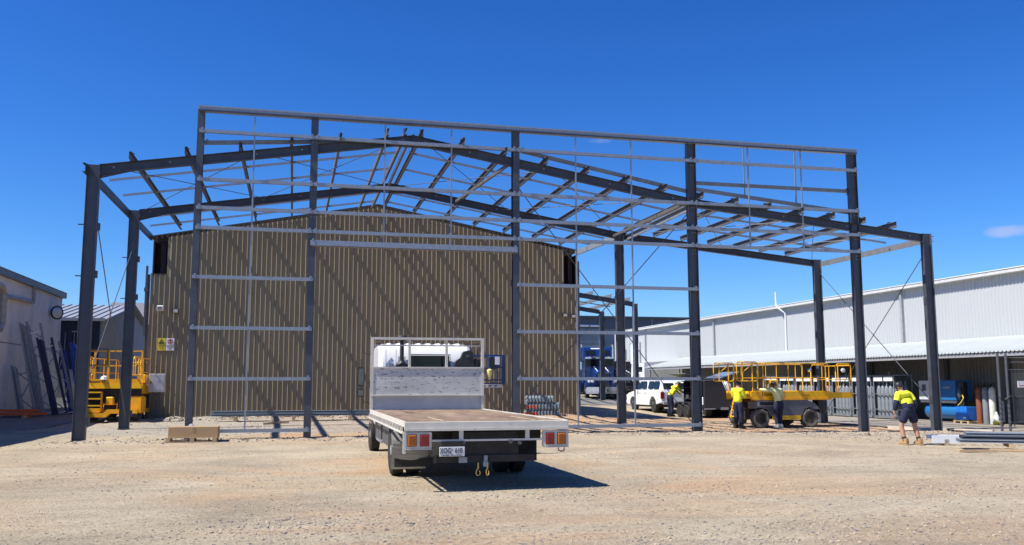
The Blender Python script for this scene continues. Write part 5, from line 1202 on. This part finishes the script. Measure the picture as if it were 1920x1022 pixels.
def person(label, loc, rz_, J, shirt, shorts=False, boots=M_tan, two_tone=False, cap=M_black, hair=M_black, group=None, bulk=1.):
    """J: joints in the person's own frame (faces local +y); keys pel, chest, neck, head, L/R sho elb wri hip kne ank toe"""
    t_ = thing('person', label, 'person', loc, rz_, group)
    V = {k: Vector(v) for k, v in J.items()}
    def L(a, b_, u): return V[a].lerp(V[b_], u)
    pts = {}; E_g = []
    def put(k, p, r, r2=None): pts[k] = (*p, r, r2 if r2 else r)
    put('pel', V['pel'], .08, .06); put('wai', L('pel', 'chest', .5), .065, .05); put('chest', V['chest'], .11, .08); put('nb', L('chest', 'neck', .75), .075, .06); put('neck', V['neck'], .066)
    hd = V['head']; nd = (hd-V['neck']).normalized(); put('jaw', V['neck']+nd*.08, .074); put('head', hd, .097, .108); put('crown', hd+nd*.085, .07)
    E_g += [('pel', 'wai'), ('wai', 'chest'), ('chest', 'nb'), ('nb', 'neck'), ('neck', 'jaw'), ('jaw', 'head'), ('head', 'crown')]
    for s in 'LR':
        put(s+'sho', V[s+'sho'], .055); put(s+'ua', L(s+'sho', s+'elb', .5), .048); put(s+'elb', V[s+'elb'], .044); put(s+'fa', L(s+'elb', s+'wri', .35), .050); put(s+'wri', V[s+'wri'], .034)
        dr = (V[s+'wri']-V[s+'elb']).normalized(); put(s+'palm', V[s+'wri']+dr*.07, .045, .028)
        E_g += [('nb', s+'sho'), (s+'sho', s+'ua'), (s+'ua', s+'elb'), (s+'elb', s+'fa'), (s+'fa', s+'wri'), (s+'wri', s+'palm')]
        put(s+'hip', V[s+'hip'], .08); put(s+'th', L(s+'hip', s+'kne', .5), .078); put(s+'kne', V[s+'kne'], .064); put(s+'cal', L(s+'kne', s+'ank', .32), .072); put(s+'ank', V[s+'ank'], .044)
        put(s+'toe', V[s+'toe'], .02)
        E_g += [('pel', s+'hip'), (s+'hip', s+'th'), (s+'th', s+'kne'), (s+'kne', s+'cal'), (s+'cal', s+'ank'), (s+'ank', s+'toe')]
    body = skinned('body', t_, pts, E_g, M_skin, 2)
    # hands: five separate bent fingers
    for s in 'LR':
        dr = (V[s+'wri']-V[s+'elb']).normalized(); w = V[s+'wri']+dr*.075; side = dr.cross(Vector((1, 0, 0) if abs(dr.x) < .7 else (0, 0, 1))).normalized(); bend = side.cross(dr).normalized()
        b = MB()
        for i in range(4):
            o_ = w+side*(.018*(i-1.5))+dr*.02; ln = (.075, .085, .08, .062)[i]; b.tube([o_, o_+dr*ln*.45, o_+dr*ln*.8+bend*.018, o_+dr*ln+bend*.04], [.0095, .009, .0085, .007], 5)
        b.tube([w-dr*.045+side*.03, w-dr*.01+side*.05+bend*.01, w+dr*.02+side*.052+bend*.02], [.012, .010, .008], 5); b.build('fingers', M_skin, t_, smooth=True)
    # shirt
    sp_ = {}
    def cp(k, dr_, k2=None, p=None): sp_[k2 or k] = (*(p if p is not None else pts[k][:3]), pts[k][3]+dr_, pts[k][4]+dr_)
    lo = L('pel', 'chest', -.12); sp_['hem'] = (*lo, .185*bulk, .155*bulk); sp_['wai'] = (*L('pel', 'chest', .45), .172*bulk, .145*bulk); sp_['chest'] = (*V['chest'], .190*bulk, .145*bulk); sp_['nb'] = (*pts['nb'][:3], .13, .11); sp_['col'] = (*L('chest', 'neck', .92), .068, .062)
    se = [('hem', 'wai'), ('wai', 'chest'), ('chest', 'nb'), ('nb', 'col')]
    for s in 'LR':
        sp_[s+'sho'] = (*V[s+'sho'], .095, .092); sp_[s+'ua'] = (*L(s+'sho', s+'elb', .5), .085, .082); sp_[s+'elb'] = (*V[s+'elb'], .072, .070); sp_[s+'cuff'] = (*L(s+'elb', s+'wri', .85), .058, .058)
        se += [('nb', s+'sho'), (s+'sho', s+'ua'), (s+'ua', s+'elb'), (s+'elb', s+'cuff')]
    sh_ = skinned('shirt', t_, sp_, se, [shirt, M_navy] if two_tone else shirt, 2)
    if two_tone:
        cut = V['chest'].z-.14
        for p in sh_.data.polygons:
            c_ = p.center; up_ = (c_.z < cut)
            if any((c_-V[s+'elb']).length < .13 or (c_-L(s+'elb', s+'wri', .6)).length < .2 for s in 'LR'): up_ = True
            p.material_index = 1 if up_ else 0
    # trousers or shorts
    tp = {'pel': (*V['pel'], .18*bulk, .145*bulk), 'belt': (*L('pel', 'chest', .30), .155*bulk, .13*bulk)}; te = [('pel', 'belt')]
    for s in 'LR':
        tp[s+'hip'] = (*V[s+'hip'], .132, .132); tp[s+'th'] = (*L(s+'hip', s+'kne', .45), .118, .118); te += [('pel', s+'hip'), (s+'hip', s+'th')]
        if shorts: tp[s+'hemm'] = (*L(s+'hip', s+'kne', .80), .125, .125); te.append((s+'th', s+'hemm'))
        else:
            tp[s+'kne'] = (*V[s+'kne'], .090, .090); tp[s+'cal'] = (*L(s+'kne', s+'ank', .4), .084, .084); tp[s+'hemm'] = (*L(s+'kne', s+'ank', .95), .076, .076)
            te += [(s+'th', s+'kne'), (s+'kne', s+'cal'), (s+'cal', s+'hemm')]
    skinned('shorts' if shorts else 'trousers', t_, tp, te, M_navy, 2)
    for s in 'LR':
        if shorts: MB().tube([L(s+'kne', s+'ank', .70), L(s+'kne', s+'ank', .85), V[s+'ank']], [.058, .060, .062], 10).build('sock', M_black, t_, smooth=True)
        f = V[s+'toe']-V[s+'ank']; f.z = 0; f.normalize(); a = Vector((V[s+'ank'].x, V[s+'ank'].y, .045))
        Mb = Matrix.Translation((a.x, a.y, 0))@Matrix.Rotation(math.atan2(f.y, f.x)-PI/2, 4, 'Z')
        b = MB(); b.prism([(-.10, .02), (.20, .02), (.205, .055), (.165, .085), (.09, .105), (.06, .135), (.06, .175), (-.085, .175), (-.105, .10)], -.058, .058, 'x'); bo_ = b.build('boot', boots, t_, bevel=.022, seg=2, smooth=True); bo_.matrix_local = Mb
        MB().box(-.06, .06, -.115, .21, 0, .024).build('sole', M_card if boots is M_tan else M_under, t_, bevel=.008).matrix_local = Mb
    # head: face, ears, hair, cap
    hf = Vector(J.get('look', (0, 1, 0))).normalized(); hs_ = hf.cross(nd).normalized(); hf = nd.cross(hs_).normalized()
    Mh = Matrix.Translation(hd)@Matrix((hs_, hf, nd)).transposed().to_4x4()
    def hp(mb, nm, mt_, **kw): q_ = mb.build(nm, mt_, t_, **kw); q_.matrix_local = Mh; return q_
    b = MB(); b.prism([(.085, .01), (.122, -.028), (.115, -.036), (.085, -.036)], -.014, .014, 'x'); hp(b, 'nose', M_skin, bevel=.005)
    hp(MB().box(-.028, .028, .088, .096, -.068, -.058), 'mouth', mat('lip', (.30, .10, .08), .6))
    for s in (-1, 1):
        hp(MB().lathe([(.006, -.003), (.012, .0), (.006, .004)], (s*.032, .092, .012), 'y', 8), 'eye', M_black, smooth=True); hp(MB().cbox((s*.092, -.005, -.008), (.016, .035, .06)), 'ear', M_skin, bevel=.006)
    b = MB(); b.lathe([(.094, -.045), (.103, -.005), (.104, .02)], (0, -.012, 0), 'z', 16); q_ = hp(b, 'hair', hair, smooth=True)
    b = MB(); b.lathe([(.106, .012), (.108, .035), (.098, .085), (.065, .118), (.01, .128)], (0, -.004, 0), 'z', 18); hp(b, 'cap', cap, smooth=True)
    b = MB(); b.prism([(-.07, .08), (-.05, .155), (0, .178), (.05, .155), (.07, .08)], .018, .028, 'z'); hp(b, 'cap_peak', cap)
    return t_
# walker, seen from behind, leaning a little forward and to the left
p1 = person('man walking away in a yellow and navy work shirt, navy shorts and tan boots', (16.08, 21.25, G(16, 21)+.005), math.radians(2),
    dict(pel=(.02, .0, .90), chest=(-.01, .10, 1.24), neck=(-.05, .17, 1.41), head=(-.085, .215, 1.54), look=(-.55, .8, -.25),
         Lsho=(-.215, .10, 1.34), Lelb=(-.30, .10, 1.07), Lwri=(-.30, .17, .86), Rsho=(.175, .12, 1.33), Relb=(.27, .02, 1.09), Rwri=(.25, .12, .88),
         Lhip=(-.09, 0, .86), Lkne=(-.17, .10, .49), Lank=(-.14, .02, .09), Ltoe=(-.16, .16, .05), Rhip=(.12, 0, .86), Rkne=(.20, .02, .48), Rank=(.235, -.08, .09), Rtoe=(.25, .06, .05)),
    M_hivis, shorts=True, two_tone=True, bulk=1.14)
# two men at the right scissor lift
p2 = person('man in bright yellow shirt and cap standing at the left end of the scissor lift', (16.02, 30.7, G(16, 30.7)), math.radians(-62),
    dict(pel=(0, 0, .93), chest=(0, .0, 1.28), neck=(0, .02, 1.48), head=(0, .06, 1.60), look=(0, 1, -.15),
         Lsho=(-.19, 0, 1.41), Lelb=(-.24, .06, 1.13), Lwri=(-.18, .28, 1.12), Rsho=(.19, 0, 1.41), Relb=(.24, .08, 1.13), Rwri=(.16, .33, 1.20),
         Lhip=(-.09, 0, .90), Lkne=(-.10, .02, .50), Lank=(-.11, -.02, .09), Ltoe=(-.12, .12, .05), Rhip=(.09, 0, .90), Rkne=(.11, .03, .50), Rank=(.12, .0, .09), Rtoe=(.13, .14, .05)),
    M_hivis, boots=M_black)
p3 = person('man in pale yellow shirt, back turned, reaching to the scissor lift controls', (17.46, 30.35, G(17.5, 30.4)), math.radians(8),
    dict(pel=(.02, 0, .94), chest=(-.02, .05, 1.28), neck=(-.03, .09, 1.47), head=(-.05, .15, 1.59), look=(-.35, 1, -.15),
         Lsho=(-.22, .05, 1.41), Lelb=(-.46, .14, 1.40), Lwri=(-.68, .28, 1.42), Rsho=(.18, .06, 1.40), Relb=(.27, .10, 1.13), Rwri=(.34, .30, 1.16),
         Lhip=(-.07, 0, .90), Lkne=(-.09, .03, .50), Lank=(-.08, -.02, .09), Ltoe=(-.09, .12, .05), Rhip=(.11, 0, .90), Rkne=(.09, .04, .50), Rank=(.08, .0, .09), Rtoe=(.10, .14, .05)),
    M_hiviso, boots=M_mgrey)
p4 = person('worker in yellow bending into the open side of the black trailer', (18.45, 42.3, G(18, 42)), math.radians(-80),
    dict(pel=(0, -.1, 1.0), chest=(0, .16, 1.34), neck=(0, .32, 1.52), head=(0, .42, 1.62), look=(0, 1, -.8),
         Lsho=(-.19, .22, 1.45), Lelb=(-.22, .42, 1.28), Lwri=(-.18, .60, 1.15), Rsho=(.19, .22, 1.45), Relb=(.23, .42, 1.25), Rwri=(.18, .62, 1.18),
         Lhip=(-.09, -.1, .94), Lkne=(-.10, -.06, .50), Lank=(-.11, -.1, .09), Ltoe=(-.12, .04, .05), Rhip=(.09, -.1, .94), Rkne=(.11, -.05, .50), Rank=(.12, -.1, .09), Rtoe=(.13, .04, .05)),
    M_hivis, boots=M_black, cap=mat('green_cap', (.12, .22, .04), .7))

# ================================================================ GAS CYLINDER PACKS
zA = .045
cylb = MB(); cylb.lathe([(.11, 0), (.115, .03), (.115, 1.22), (.10, 1.32), (.065, 1.40), (.035, 1.44), (.035, 1.5), (.05, 1.5), (.05, 1.58), (.02, 1.6)], (0, 0, 0), 'z', 14)
cyl_p = cylb.build('cylinder', M_cyl, None, smooth=True)
packs = [(35.3, 'nearest gas cylinder pack, in shade, just left of the air compressor'), (36.95, 'second gas cylinder pack from the compressor, between the two right columns'),
         (38.6, 'third gas cylinder pack from the compressor, left of the tall column'), (40.25, 'fourth gas cylinder pack, seen under the end of the scissor lift platform'),
         (41.9, 'fifth gas cylinder pack behind the scissor lift extension deck'), (43.55, 'sixth gas cylinder pack, mostly hidden behind the scissor lift'), (45.2, 'farthest gas cylinder pack beyond the scissor lift')]
def pack(y, label):
    t_ = thing('cylinder_pack', label, 'gas cylinder pack', (26.05, y, G(26, y)+zA), 0, 'caged packs of grey gas cylinders under the awning')
    return t_
first = None
for y, lab in packs:
    t_ = pack(y, lab)
    if first is None:
        first = t_
        for ix in range(3):
            for iy in range(5):
                o = cyl_p if (ix == 0 and iy == 0) else bpy.data.objects.new('cylinder', cyl_p.data)
                if o is not cyl_p: COL.objects.link(o)
                o.parent = t_; o.location = (.17+ix*.27, .16+iy*.275, .10)
        for x_ in (0, .92):
            for y_ in (0, 1.44): MB().box(x_-.018, x_+.018, y_-.018, y_+.018, 0, 1.98).build('cage_post', M_galv, t_)
        for z_ in (.12, .42, 1.12, 1.96):
            for x_ in (0, .92): MB().box(x_-.02, x_+.02, 0, 1.44, z_-.013, z_+.013).build('cage_rail', M_galvd, t_)
            for y_ in (0, 1.44): MB().box(0, .92, y_-.02, y_+.02, z_-.025, z_+.025).build('cage_rail', M_galv, t_)
        MB().box(-.05, .97, -.04, 1.48, .04, .10).build('base_frame', M_galvd, t_)
        for y_ in (.04, 1.3): MB().box(-.03, .95, y_, y_+.1, 0, .04).build('skid', M_galvd, t_)
        for y_ in (.04, .76): MB().box(-.045, -.026, y_, y_+.62, 1.70, 1.90).build('header_board', M_sign_w, t_)
        MB().cyl((.3, .7, 1.97), (.3, .7, 2.12), .03).build('lifting_eye', M_galv, t_)
        b = MB(); b.tube([(.17, .16, 1.66), (.17, .7, 1.72), (.17, 1.3, 1.66)], .015, 5); b.build('manifold_pipe', M_rod, t_)
    else:
        for ch_ in first.children: c_ = ch_.copy(); COL.objects.link(c_); c_.parent = t_
# white drums and bags beside the trailer
for i, (x_, y_) in enumerate(((20.6, 42.0), (21.3, 42.2), (20.9, 43.0))):
    t_ = thing('white_drum', ('white bulk container left of the other two behind the black trailer', 'rounded white container right behind the standing worker', 'white container farthest behind the trailer and worker')[i], 'container', (x_, y_, G(x_, y_)), 0, 'white containers behind the trailer')
    b = MB(); b.lathe([(.30, .9), (.34, .95), (.34, 1.5), (.30, 1.6), (.18, 1.68), (.15, 1.74), (.02, 1.75)], (0, 0, 0), 'z', 16); b.build('shell', M_whited, t_, smooth=True); MB().box(-.3, .3, -.3, .3, 0, .9).build('stand', M_black, t_)

# ================================================================ COMPRESSOR, BOX, CYLINDERS
cpz = G(26.7, 33)+zA
cm_ = thing('air_compressor', 'blue and grey air compressor cabinet mounted over a horizontal blue air tank', 'air compressor', (26.6, 32.1, cpz))
MB().box(0, .8, 0, 2.25, .88, 1.72).build('cabinet', M_bluec, cm_, bevel=.03, seg=2); MB().box(-.012, .6, 1.45, 2.26, .90, 1.71).build('control_end', mat('pale_grey_panel', (.52, .55, .56), .4), cm_, bevel=.01)
MB().box(-.02, -.012, 1.8, 2.05, 1.28, 1.55).build('grille', M_dgrey, cm_); MB().box(-.008, -.0, .35, .75, 1.38, 1.46).build('name_strip', M_galv, cm_)
MB().box(0, .8, 0, 2.2, .78, .88).build('mount_plate', M_dgrey, cm_)
b = MB(); b.lathe([(.02, -.0), (.18, .03), (.28, .12), (.32, .25), (.32, 1.95), (.28, 2.08), (.18, 2.17), (.02, 2.2)], (.36, .0, .42), 'y', 20); b.build('air_tank', M_bluec, cm_, smooth=True)
for y_ in (.3, 1.8): MB().box(.15, .55, y_, y_+.08, 0, .2).build('tank_foot', M_dgrey, cm_); MB().box(.2, .5, y_, y_+.08, .7, .80).build('tank_saddle', M_dgrey, cm_)
dr_ = thing('air_dryer', 'black upright filter unit with a yellow hose right of the compressor', 'air filter', (26.6, 31.85, cpz))
MB().box(0, .25, -.15, .15, .9, 1.65).build('housing', M_black, dr_, bevel=.02); MB().box(.05, .2, -.12, .12, 0, .9).build('stand', M_black, dr_); b = MB(); b.lathe([(.05, 1.0), (.08, 1.05), (.08, 1.35), (.03, 1.42)], (-.06, -.02, 0), 'z', 10); b.build('filter_bowl', M_dgrey, dr_, smooth=True)
b = MB(); b.tube([(-.05, -.15, 1.15), (-.1, -.28, 1.0), (-.1, -.12, .82), (-.15, .0, .70)], .02, 6); b.build('hose', mat('yellow_hose', (.8, .55, .08), .5), dr_, smooth=True)
bx = thing('blue_box', 'bright blue box unit standing on a small timber pallet', 'box unit', (26.25, 31.15, cpz))
MB().box(0, .5, -.0, .62, .14, .66).build('box_body', M_blueb, bx, bevel=.01); MB().box(-.006, 0, .05, .2, .2, .25).build('label_plate', M_sign_w, bx)
pz = thing('small_pallet', 'small timber pallet under the bright blue box', 'pallet', (26.2, 31.05, cpz))
for y_ in (0, .38, .76): MB().box(0, .65, y_-.04, y_+.05, 0, .08).build('block', M_wood, pz)
for i in range(5): MB().box(i*.135, i*.135+.1, -.05, .84, .08, .10).build('board', M_wood, pz)
M_rustc = mat('rust_brown_cylinder', (.24, .075, .03), .5, 0, .1); M_wcyl = mat('white_cylinder', (.62, .62, .55), .5)
for (y_, mt_, lab) in ((31.0, M_rustc, 'rust brown gas cylinder, left one of the three against the wall'), (30.65, M_cyl, 'grey gas cylinder between the brown and the white ones'), (30.3, M_wcyl, 'white gas cylinder, right one of the three against the wall')):
    t_ = thing('gas_cylinder', lab, 'gas cylinder', (26.75, y_, cpz), 0, 'three large cylinders standing in a row')
    b = MB(); b.lathe([(.12, 0), (.125, .03), (.125, 1.26), (.11, 1.36), (.06, 1.43), (.04, 1.46)], (0, 0, 0), 'z', 16); b.build('shell', mt_, t_, smooth=True)
    b = MB(); b.tube([(-.09, -.05, 1.42), (-.1, -.05, 1.58), (0, -.05, 1.64), (.1, -.05, 1.58), (.09, -.05, 1.42)], .018, 6); b.build('valve_guard', M_black, t_, smooth=True); MB().cyl((0, 0, 1.44), (0, 0, 1.56), .03).build('valve', M_black, t_); MB().cbox((-.1, -.08, 1.5), (.14, .06, .06)).build('regulator', M_black, t_)
jg = thing('yellow_jug', 'small white and yellow jug standing beside the white gas cylinder', 'jug', (26.5, 29.85, cpz)); MB().box(-.1, .1, -.12, .12, .0, .14).build('base', mat('jug_yellow', (.7, .6, .05), .5), jg, bevel=.02); b = MB(); b.lathe([(.1, .14), (.11, .3), (.05, .42), (.04, .5)], (0, 0, 0), 'z', 10); b.build('bottle', M_whited, jg, smooth=True)

# ================================================================ FENCE AND GATE, right edge
fn = thing('chain_link_gate', 'dark steel gate with chain link mesh and barbed strands at the right edge', 'gate', (23.30, 25.9, G(23, 26)))
for (x_, y_) in ((-.12, .0), (.12, -.1)): MB().cyl((x_, y_, -.05), (x_, y_, 2.62), .042, n=8).build('gate_post', M_rod, fn)
for z_ in (2.1, 1.2, .35): MB().cyl((.15, -.1, z_), (3.2, -.25, z_), .018, n=6).build('gate_rail', M_rod, fn)
MB().cyl((.3, -.1, .2), (.3, -.1, 2.1), .02, n=6).build('gate_stile', M_rod, fn)
for z_ in (2.35, 2.5): MB().cyl((.15, -.1, z_), (3.2, -.25, z_+.02), .006, n=4).build('barbed_strand', M_galv, fn)
b = MB()
for i in range(44):
    x0 = .3+i*.068
    for s_ in (-1, 1):
        xa, xb = x0, x0+s_*1.75
        za, zb = .3, 2.05
        if xb < .3: zb = za+(x0-.3); xb = .3
        if xb > 3.3: zb = za+(3.3-x0); xb = 3.3
        if zb-za > .05: b.bar((xa, -.11-(xa-.3)*.05, za), (xb, -.11-(xb-.3)*.05, zb), .004, .004)
    for s_ in (1,):
        pass
for i in range(26):                                                  # wires that start on the stiles
    z0 = .3+i*.068; b.bar((.3, -.11, z0), (min(3.3, .3+2.05-z0), -.11-(min(3.0, 2.05-z0))*.05, 2.05), .004, .004); b.bar((3.3, -.26, z0), (3.3-(2.05-z0), -.26+(2.05-z0)*.05, 2.05), .004, .004)
b.build('chain_link_mesh', M_galvd, fn)['kind'] = 'stuff'
b = MB()
for (x_, y_) in ((-.12, 0), (.12, -.1)):
    b.tube([(x_+.05*math.cos(i*1.3), y_+.05*math.sin(i*1.3)-.02, 1.25-i*.035) for i in range(32)], .012, 5)
b.build('wrapped_chain', M_black, fn)
b = MB(); b.tube([(-.12, -.05, 1.2), (-.02, -.1, 1.1), (.12, -.15, 1.2), (.3, -.15, 1.25), (.45, -.15, 1.05)], .02, 5); b.build('chain', M_black, fn)
MB().box(-.06, .07, .05, .09, .35, 1.05).build('post_plate', M_mgrey, fn)
sg = thing('gate_sign', 'small white sign on the chain link gate at the edge of the picture', 'sign', (23.2+.66, 25.68, G(23, 26)+1.62)); MB().box(-.15, .45, -.02, -.005, -.12, .1).build('sign_plate', M_sign_w, sg); MB().box(-.1, .4, -.024, -.02, -.06, -.04).build('sign_stripe', M_red, sg)

# ================================================================ STEEL AND TIMBER ON THE GROUND, right
sb_ = thing('purlin_bundle', 'bundle of grey steel purlins lying on timber at the right edge of the yard', 'steel bundle', (16.9, 19.6, G(17, 19.6)), math.radians(-33))
for j in range(3):
    for i in range(3 if j < 2 else 2):
        MB().cee((-.55+.08*j, -.35+i*.24+.05*j, .22+j*.085), (6.5, -.35+i*.24+.05*j, .22+j*.085), .20, .08, flip=1).build('purlin', M_galv if j != 1 else M_col, sb_)
for x_ in (.6, 2.6, 4.6): MB().box(x_-.06, x_+.06, -.6, .45, .08, .17).build('bearer', M_wood, sb_)
MB().box(.1, 1.3, -.62, -.52, .0, .05).build('bearer', M_wood, sb_)
wl = thing('white_ladder', 'white ladder section lying on the ground behind the purlin bundle', 'ladder', (17.25, 20.95, G(17, 21)), math.radians(-16))
for y_ in (0, .38): MB().box(-.6, 3.4, y_-.02, y_+.02, .16, .26).build('side_rail', M_whited, wl)
for i in range(13): MB().box(-.45+i*.3, -.42+i*.3, 0, .38, .19, .23).build('rung', M_whited, wl)
MB().box(-.62, .1, -.05, -.02, .06, .26).build('end_board', M_whited, wl)
for x_ in (-.3, 2.6): MB().box(x_, x_+.12, -.05, .45, 0, .16).build('packer', M_wood, wl)
tag(MB().box(-.45, .45, -.05, .05, 0, .05).build('timber_offcut', M_wood), 'long timber offcut lying left of the purlin bundle bearers', 'timber'); bpy.data.objects['timber_offcut'].location = (15.9, 18.6, G(16, 18.6)+.01); bpy.data.objects['timber_offcut'].rotation_euler = (0, 0, -.2)
# bricks and concrete lumps by the right column
M_bk = mat('old_brick', (.34, .27, .2), .9, 0, .2, 8)
for i, (x_, y_, a_, s_, lab) in enumerate(((19.9, 23.6, .3, 1.2, 'pale concrete block lying right of the rightmost column'), (20.5, 23.3, .1, 1., 'brick lying between the block and the white ladder'), (17.8, 25.6, .8, .8, 'small rock in the dirt between the right columns'))):
    o = MB().box(-.14*s_, .14*s_, -.08, .08, 0, .11).build('block', M_bk, None, bevel=.02); o.location = (x_, y_, G(x_, y_)); o.rotation_euler = (0, 0, a_); tag(o, lab, 'block')

# ================================================================ CRATE ON PALLET, left
cz0 = G(-2.6, 26.2)
pt = thing('timber_pallet', 'timber pallet lying on the gravel under the cardboard carton', 'pallet', (-2.58, 25.95, cz0), math.radians(-1))
for x_ in (-.62, 0, .58):
    for y_ in (.02, .48): MB().box(x_-.055, x_+.055, y_-.02, y_+.1, .02, .11).build('block', M_wood, pt)
for y_ in (.0, .47): MB().box(-.70, .66, y_, y_+.12, .0, .02).build('skid_board', M_wood, pt)
for i in range(6): MB().box(-.70, .66, .0+i*.102, .08+i*.102, .11, .13).build('board', M_wood, pt)
ct = thing('cardboard_carton', 'long low brown cardboard carton on a timber pallet at the foot of the steel frame', 'carton', (-2.58, 25.97, cz0+.132), math.radians(-1))
MB().box(-.62, .66, .02, .56, 0, .275).build('carton_body', M_card, ct, bevel=.006); MB().box(-.60, .64, .24, .34, .276, .279).build('tape', mat('packing_tape', (.55, .42, .24), .3), ct)
MB().box(.0, .07, .014, .019, .14, .26).build('torn_tab', mat('torn_card', (.36, .25, .14), .9), ct); MB().prism([(-.16, .276), (-.02, .276), (-.05, .34), (-.12, .33)], .3, .5).build('plastic_wrap', M_whited, ct)
# long purlins on blocks in front of the shed
gp = thing('ground_purlins', 'long galvanised purlins lying on blocks along the foot of the bronze shed', 'steel lengths', (.3, 36.9, G(0, 37)))
for j, (xa, xb, y_, z_) in enumerate(((-3.35, 3.15, 0, .25), (-3.2, 3.2, .22, .27), (-3.3, 2.9, .1, .36))): MB().cee((xa, y_, z_), (xb, y_, z_), .2, .09, flip=1).build('purlin', M_galv, gp)
for x_ in (-2.4, -.2, 2.0): MB().box(x_-.06, x_+.06, -.2, .45, -.02, .2).build('bearer', M_wood, gp)
o = MB().box(-.5, .5, -.05, .05, 0, .08).build('timber_offcut', M_wood); o.location = (-.55, 35.4, G(0, 35.4)+.02); o.rotation_euler = (0, -.06, .35); tag(o, 'timber offcut lying in front of the long purlins by the bronze shed', 'timber')
# shrink-wrapped water bottles
wb = thing('bottle_packs', 'stack of clear bottle packs with red labels against the bronze shed', 'bottle packs', (9.75, 37.9, G(10, 38)))
M_pet = bpy.data.materials.new('clear_plastic'); M_pet.use_nodes = True; B = M_pet.node_tree.nodes['Principled BSDF']; B.inputs['Base Color'].default_value = (.30, .38, .42, 1); B.inputs['Roughness'].default_value = .12; B.inputs['Transmission Weight'].default_value = .35; B.inputs['IOR'].default_value = 1.3
b = MB(); b.lathe([(.06, 0), (.068, .03), (.068, .1), (.060, .12), (.068, .14), (.068, .20), (.03, .27), (.02, .29)], (0, 0, 0), 'z', 8); bt = b.build('bottle', M_pet, wb, smooth=True)
b2 = MB(); b2.lathe([(.069, .05), (.069, .17)], (0, 0, 0), 'z', 8); lb_ = b2.build('red_label', mat('label_red', (.72, .08, .02), .4), wb, smooth=True); fst = True
rs2 = random.Random(4)
for L_ in range(3):
    for j in range(2 if L_ < 2 else 2):
        for i in range(11 if L_ < 2 else 9):
            x_ = .0+i*.142+(.03*L_)+.05; loc = (x_, j*.15, .02+L_*.295)
            if fst: bt.location = loc; fst = False
            else: piece(bt, 'bottle', wb, loc, (0, 0, rs2.random()*6))
            if j == 0 and i < 4 and (L_ < 2): 
                piece(lb_, 'red_label', wb, loc)
lb_.location = (.05, 0, .02)
MB().box(-.05, 1.65, -.1, .3, -.03, .015).build('pallet_board', M_wood, wb)
# sky-lit bits: rags and offcuts round the bottles
tag(MB().box(-.12, .12, -.1, .1, 0, .1).build('dark_bucket', M_black, None, bevel=.03), 'small dark box beside the bottle packs behind the column', 'box'); bpy.data.objects['dark_bucket'].location = (9.35, 37.8, G(9, 38)+.4); bpy.data.objects['dark_bucket'].scale = (1, 1, 4.5)
bpy.data.objects['dark_bucket'].location.z = G(9, 38)
